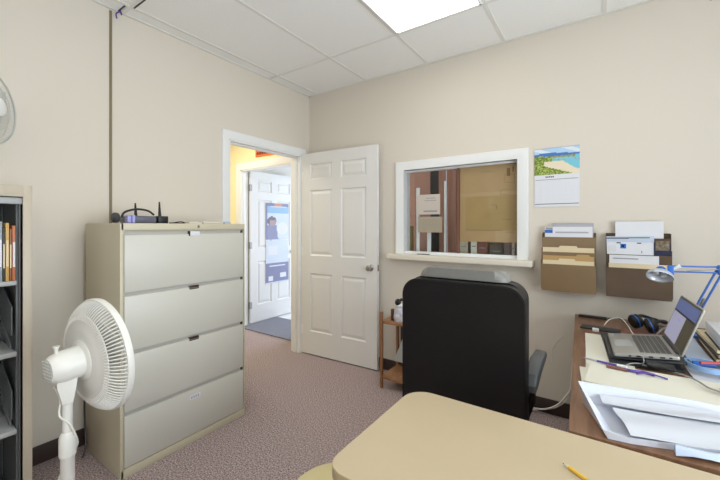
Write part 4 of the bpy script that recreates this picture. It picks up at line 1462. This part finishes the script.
# ------------------------------------------------------------------ blue swing-arm lamp
r = thing('desk_lamp', 'blue spring-arm desk lamp reaching over the laptop from the right', 'lamp', (.37, 2.36, TZ))
lb = Vector((.385, 2.50, TZ)); el = Vector((.478, 2.36, 1.105)); hd = Vector((.272, 2.36, 1.075))
b = B(); b.lathe([(0, 0), (.06, 0), (.06, .015), (.05, .022), (.014, .026), (.012, .06), (0, .06)], 32, Matrix.Translation((lb.x, lb.y, TZ)))
b.build('base', M['blue_mid'], r)
lo_ = lb + Vector((0, 0, .05))
dd = (el - lo_).normalized(); side = Vector((.011, -.004, 0))
for s_ in (-1, 1):
    b = B(); b.tube([lo_ + side * s_, el + side * s_], .0048, 8); b.build('lower_arm', M['blue_mid'], r)
b = B(); b.tube([lo_ + side * .2 + dd * .06, lo_ + dd * .18], .005, 8); b.build('spring', M['steel'], r)
for dz in (.008, -.020):
    b = B(); b.tube([el + Vector((0, 0, dz)), Vector((hd.x + .03, hd.y, hd.z + .012 + dz + .012))], .0042, 8); b.build('upper_arm', M['blue_mid'], r)
b = B(); b.tube([el + Vector((-.01, -.008, -.004)), el + Vector((-.10, -.008, -.014)), el + Vector((-.13, -.004, -.022))], .0028, 6, smooth=4); b.build('spring', M['steel'], r)
b = B(); b.box(el.x - .012, el.x + .014, el.y - .012, el.y + .012, el.z - .03, el.z + .018, bev=.004); b.build('elbow_joint', M['blue'], r)
b = B(); b.box(hd.x + .012, hd.x + .036, hd.y - .012, hd.y + .012, hd.z - .014, hd.z + .034, bev=.004); b.build('head_joint', M['blue'], r)
b = B(); b.tube([hd + Vector((.035, 0, .018)), hd + Vector((.06, -.005, .036))], [.006, .009], 10); b.build('knob', M['white_trim'], r)
hm = Matrix.Translation(hd + Vector((-.018, -.01, -.012))) @ Matrix.Rotation(math.radians(12), 4, 'Y') @ Matrix.Rotation(math.radians(-34), 4, 'X')
b = B(); b.lathe([(r0 * .70, z0 * .8) for r0, z0 in ((.078, -.022), (.080, -.014), (.074, .0), (.058, .014), (.034, .022), (.02, .030), (0, .032), (0, .028), (.018, .026), (.032, .018), (.055, .010), (.070, -.003), (.076, -.016))], 40, hm)
sh = b.build('lamp_shade', mat('lamp_shade_grey', (196, 200, 208), .3, metal=.3), r)
b = B(); b.tube([hm @ Vector((-.014, 0, .012)), hm @ Vector((-.018, 0, -.004))], [.009, .012], 14); b.tube([hm @ Vector((.014, .006, .012)), hm @ Vector((.018, .006, -.004))], [.009, .012], 14)
b.build('bulb', M['white_trim'], sh)
b = B(); b.lathe([(.014, .018), (.019, .018), (.019, .034), (.014, .040), (0, .040)], 20, hm); b.build('socket_housing', M['blue'], r)

# ------------------------------------------------------------------ beyond the pass-through window
b = B()
def note(x0, x1, z0, z1, label, m_, bands, name='taped_notice'):
    r_ = thing(name, label, 'notice', ((x0 + x1) / 2, BY + .06, z0), 0)
    b = B(); b.box(x0, x1, BY + .0595, BY + .0615, z0, z1); b.build('sheet', m_, r_, smooth=False)
    for (q0, q1, w0, w1, mm_) in bands:
        b = B(); b.box(x0 + (x1 - x0) * q0, x0 + (x1 - x0) * q1, BY + .0588, BY + .0596, z0 + (z1 - z0) * w0, z0 + (z1 - z0) * w1)
        b.build('print_line', mm_, r_, smooth=False)


note(-1.333, -1.118, 1.410, 1.582, 'pale pinkish notice taped on the left glass pane, upper of two', mat('notice_pink', (204, 192, 180), .5),
     [(.4, .8, .80, .83, M['ink']), (.35, .85, .68, .71, M['ink']), (.3, .88, .12, .2, M['ink'])])
note(-1.318, -1.100, 1.255, 1.390, 'grey-beige notice taped on the left glass pane, lower of two', mat('notice_grey', (166, 154, 132), .5),
     [(.1, .9, .9, .94, M['paper_g']), (.2, .8, .5, .53, M['ink'])])
r = thing('kraft_poster', 'large tan paper sheet fixed behind the right glass pane', 'poster', (-.72, BY + .08, 1.24), 0)
b = B()
kf = [M['kraft'], M['kraft_o'], M['kraft_l']]


def kraft(u_, v_):
    if .10 < u_ < .98 and .14 < v_ < .60:
        return M['kraft_o'] if u_ < .42 or u_ > .55 else M['kraft_o']
    if v_ < .14 and u_ > .62:
        return M['kraft_l']
    if .60 <= v_ < .66:
        return M['kraft_l']
    return M['kraft']


b.use(M['kraft']).box(-.945, -.506, BY + .058, BY + .0605, 1.185, 1.785)
picture(b, on_wall(-.945, 1.185, BY + .0575), .439, .60, 40, 40, kraft)
b.build('sheet', None, r, smooth=False)
b = B()
for (x0, x1, z0, z1) in ((-.78, -.68, 1.735, 1.737), (-.60, -.53, 1.70, 1.702), (-.60, -.53, 1.640, 1.642), (-.60, -.598, 1.64, 1.70), (-.532, -.53, 1.64, 1.70), (-.585, -.56, 1.69, 1.75), (-.545, -.535, 1.72, 1.76),
                         (-.63, -.56, 1.585, 1.587), (-.63, -.628, 1.55, 1.587), (-.63, -.56, 1.55, 1.552), (-.70, -.66, 1.47, 1.473), (-.66, -.655, 1.44, 1.47), (-.62, -.55, 1.36, 1.363), (-.90, -.62, 1.275, 1.279), (-.59, -.53, 1.262, 1.265)):
    b.box(x0, x1, BY + .0568, BY + .0576, z0, z1)
b.build('faint_drawing', mat('kraft_ink', (138, 106, 66), .7), r, smooth=False)

# hanging panels behind the left pane
for k, (x0, x1, y_, mm_, lab) in enumerate([(-1.69, -1.552, 3.24, M['pink'], 'dusty pink vertical blind slat, leftmost behind the left glass pane'),
                                            (-1.545, -1.377, 3.22, M['pink'], 'dusty pink vertical blind slat second from left behind the pane'),
                                            (-1.298, -1.222, 3.24, M['pink'], 'narrow dusty pink vertical blind slat just right of the dark gap'),
                                            (-1.218, -1.125, 3.24, M['pink'], 'dusty pink vertical blind slat left of the red-brown slat'),
                                            (-1.12, -1.00, 3.22, M['maroon'], 'dark red-brown vertical blind slat next to the pane divider')]):
    b = B(); g = [[(x0 + (x1 - x0) * j / 6 + .012 * (1 - i / 4), y_ + .012 * math.sin(j / 6 * PI), .85 + 1.35 * i / 4) for j in range(7)] for i in range(5)]
    vs_ = [[b.bm.verts.new(p) for p in row] for row in g]
    vb_ = [[b.bm.verts.new((p[0], p[1] + .003, p[2])) for p in row] for row in g]
    for i in range(4):
        for j in range(6):
            b.bm.faces.new((vs_[i][j], vs_[i][j + 1], vs_[i + 1][j + 1], vs_[i + 1][j])); b.bm.faces.new((vb_[i][j], vb_[i + 1][j], vb_[i + 1][j + 1], vb_[i][j + 1]))
    tag(b.build('drape', mm_, ang=60), lab, 'blind slat', 'hanging slats behind the left pane')
b = B(); b.box(-1.42, -1.27, 3.27, 3.29, .85, 2.2)  # dark sheet in place of the shade between the slats
tag(b.build('gap_shade', M['dark']), 'dark sheet standing in for shade in the gap between the pink hanging slats', 'panel')
for (x, z0, z1, w, lab) in ((-1.359, WZ0 + .02, 1.655, .030, 'thin pale post behind the left pane beneath the notices, left of three'), (-1.252, WZ0 + .02, 1.28, .034, 'short thick pale post behind the left pane under the lower notice'), (-1.105, WZ0 + .02, 1.70, .014, 'slim pale post behind the left pane nearest the divider')):
    b = B(); b.box(x - w / 2, x + w / 2, 2.905, 2.92, WZ0 - .2, z1, bev=.002)
    tag(b.build('pale_post', M['white_trim']), lab, 'post', 'pale posts behind the left pane')
b = B(); b.box(-1.70, 0.2, 2.895, 3.2, 1.0, 1.045, bev=.003); b.box(-1.65, .15, 3.14, 3.17, 0, 1.0)
tag(b.build('reception_counter', M['walnut']), 'dark counter on the far side of the pass-through window', 'counter')
b = B(); b.box(-1.56, -1.44, 2.93, 2.99, 1.045, 1.31, bev=.003)
tag(b.build('olive_box', mat('olive_card', (140, 122, 62), .6)), 'olive-coloured box at the bottom left behind the left pane', 'box')
b = B(); b.use(M['paper']).box(-1.535, -1.515, 2.929, 2.931, 1.10, 1.19)
tag(b.build('box_tag', None, smooth=False), 'white tag on the olive box behind the left pane', 'tag')
cards = [(-.995, -.918, 1.192, (196, 186, 164), 'pale card standing at the left of the row under the tan sheet'), (-.893, -.845, 1.196, (238, 238, 224), 'bright white card in the row under the tan sheet'),
         (-.838, -.758, 1.185, (142, 96, 84), 'red-brown card in the row under the tan sheet'), (-.739, -.639, 1.163, (112, 108, 98), 'grey basket-like card in the row under the tan sheet'),
         (-.628, -.582, 1.18, (150, 138, 140), 'light grey-mauve card in the row under the tan sheet'), (-.573, -.552, 1.19, (214, 206, 200), 'narrow off-white card in the row under the tan sheet'), (-.545, -.505, 1.17, (126, 116, 124), 'mauve-grey card at the right end of the row')]
for i, (x0, x1, z1, c, lab) in enumerate(cards):
    r = thing('standing_card', lab, 'card', ((x0 + x1) / 2, 2.95, 1.045), 0, 'cards standing behind the right pane')
    b = B(); b.box(x0, x1, 2.945, 2.953, 1.0455, z1, bev=.001); b.build('card', mat('card_tone_%d' % i, c, .6, noise=(40, .12)), r)
    b = B(); b.box(x0 + (x1 - x0) * .2, x0 + (x1 - x0) * .8, 2.9435, 2.9452, z1 - .06, z1 - .052); b.build('print_line', M['ink'], r, smooth=False)
b = B(); b.box(-1.03, -.40, 3.03, 3.045, 1.0455, 1.36, bev=.002)
tag(b.build('desk_divider', mat('divider_mauve', (158, 132, 122), .8)), 'mauve divider board behind the row of standing cards', 'divider')
b = B(); b.box(-1.30, -1.19, BY - .01, BY + .014, WZ0 + .0015, WZ0 + .007, bev=.002)
tag(b.build('pen_on_sill', M['dark']), 'dark flat pen lying on the sill under the left pane', 'pen')

# ------------------------------------------------------------------ hall things
r = thing('orange_sign', 'orange rectangular sign with dark lettering above the far doorway', 'sign', (-3.45, 2.9, 2.18), 0)
b = B(); b.box(-3.575, -3.24, 2.888, 2.8995, 2.175, 2.34); b.build('board', M['orange'], r, smooth=False)
b = B()
for k in range(9):
    x = -3.55 + k * .033
    b.box(x, x + .022, 2.886, 2.8882, 2.20, 2.232)
for k in range(6):
    x = -3.56 + k * .045
    b.box(x, x + .03, 2.886, 2.8882, 2.26, 2.31)
b.build('lettering', mat('sign_dark_brown', (92, 34, 18), .6), r, smooth=False)

b = B(); b.prism(rrect(OX0 + .06, -2.75, 2.84, 3.46, .01, 3), .0005, .012)
tag(b.build('door_mat', M['mat_grey']), 'grey door mat on the floor at the far doorway', 'door mat')

# poster on the far door: three sheets one above the other
DX = OX0 + .032 - .0    # face of the opened door is at its hinge line
PX = -3.836
def door_print(name, y0, y1, z0, z1, nx, ny, func, label):
    r_ = thing(name, label, 'poster', (PX, (y0 + y1) / 2, z0))
    mm = frame_mtx((PX + .006, y0, z0), (0, 1, 0), (0, 0, 1))
    b = B(); b.use(M['paper']).box(PX + .0005, PX + .005, y0, y1, z0, z1)
    picture(b, mm, y1 - y0, z1 - z0, nx, ny, func)
    b.build('printed_sheet', None, r_, smooth=False)


pa, pb, pc, pd = mat('poster_blue', (150, 184, 214), .5), mat('poster_pale', (206, 214, 226), .5), mat('poster_skin', (176, 150, 148), .5), mat('poster_slate', (130, 132, 164), .5)
pe = mat('poster_hair', (116, 110, 124), .5); pf = mat('poster_header', (206, 150, 120), .5)


def person_print(u_, v_):
    if v_ > .93:
        return pf if .35 < u_ < .7 else pd
    if u_ < .07:
        return pd
    if v_ > .72:
        return pa if v_ < .86 else (pb if abs(v_ - .89) < .015 and .2 < u_ < .9 else pa)
    du, dv_ = (u_ - .26) / .20, (v_ - .50) / .13
    if du * du + dv_ * dv_ < 1:
        return pe if dv_ > .25 or du < -.45 else pc
    if v_ < .38 and u_ < .45 + .2 * (.38 - v_):
        return mat('poster_shirt', (140, 142, 172), .5)
    if ((u_ - .72) ** 2 / .06 + (v_ - .3) ** 2 / .03) < 1:
        return M['paper']
    return pb


def slate_print(u_, v_):
    if v_ > .85 or v_ < .05:
        return pb
    if abs(v_ - .72) < .03 and .15 < u_ < .85:
        return M['paper']
    if (abs(u_ - .2) < .09 and abs(v_ - .22) < .1) or (abs(u_ - .75) < .12 and abs(v_ - .3) < .12):
        return M['paper']
    return pd


door_print('health_poster', 3.27, 3.70, 1.12, 1.635, 30, 36, person_print, 'blue and white poster of a person on the open door in the far room')
door_print('middle_notice', 3.275, 3.69, .84, 1.105, 20, 14, lambda a, c: (M['paper'] if .08 < a < .5 and .2 < c < .75 else pb) if c < .88 else pb, 'pale notice between the blue poster and the slate poster on the far door')
door_print('slate_poster', 3.27, 3.70, .50, .835, 26, 20, slate_print, 'slate blue poster at the bottom of the column on the far door')

# dry twig hanging high on the wall at the right
b = B(); b.tube([(.62, BY - .03, 2.665 - .02), (.58, BY - .02, 2.615), (.545, BY - .01, 2.60), (.515, BY - .008, 2.59)], [.008, .007, .004, .002], 6, smooth=4)
tag(b.build('wall_hook', M['strip']), 'small dark bent hook high on the wall at the top right', 'hook')
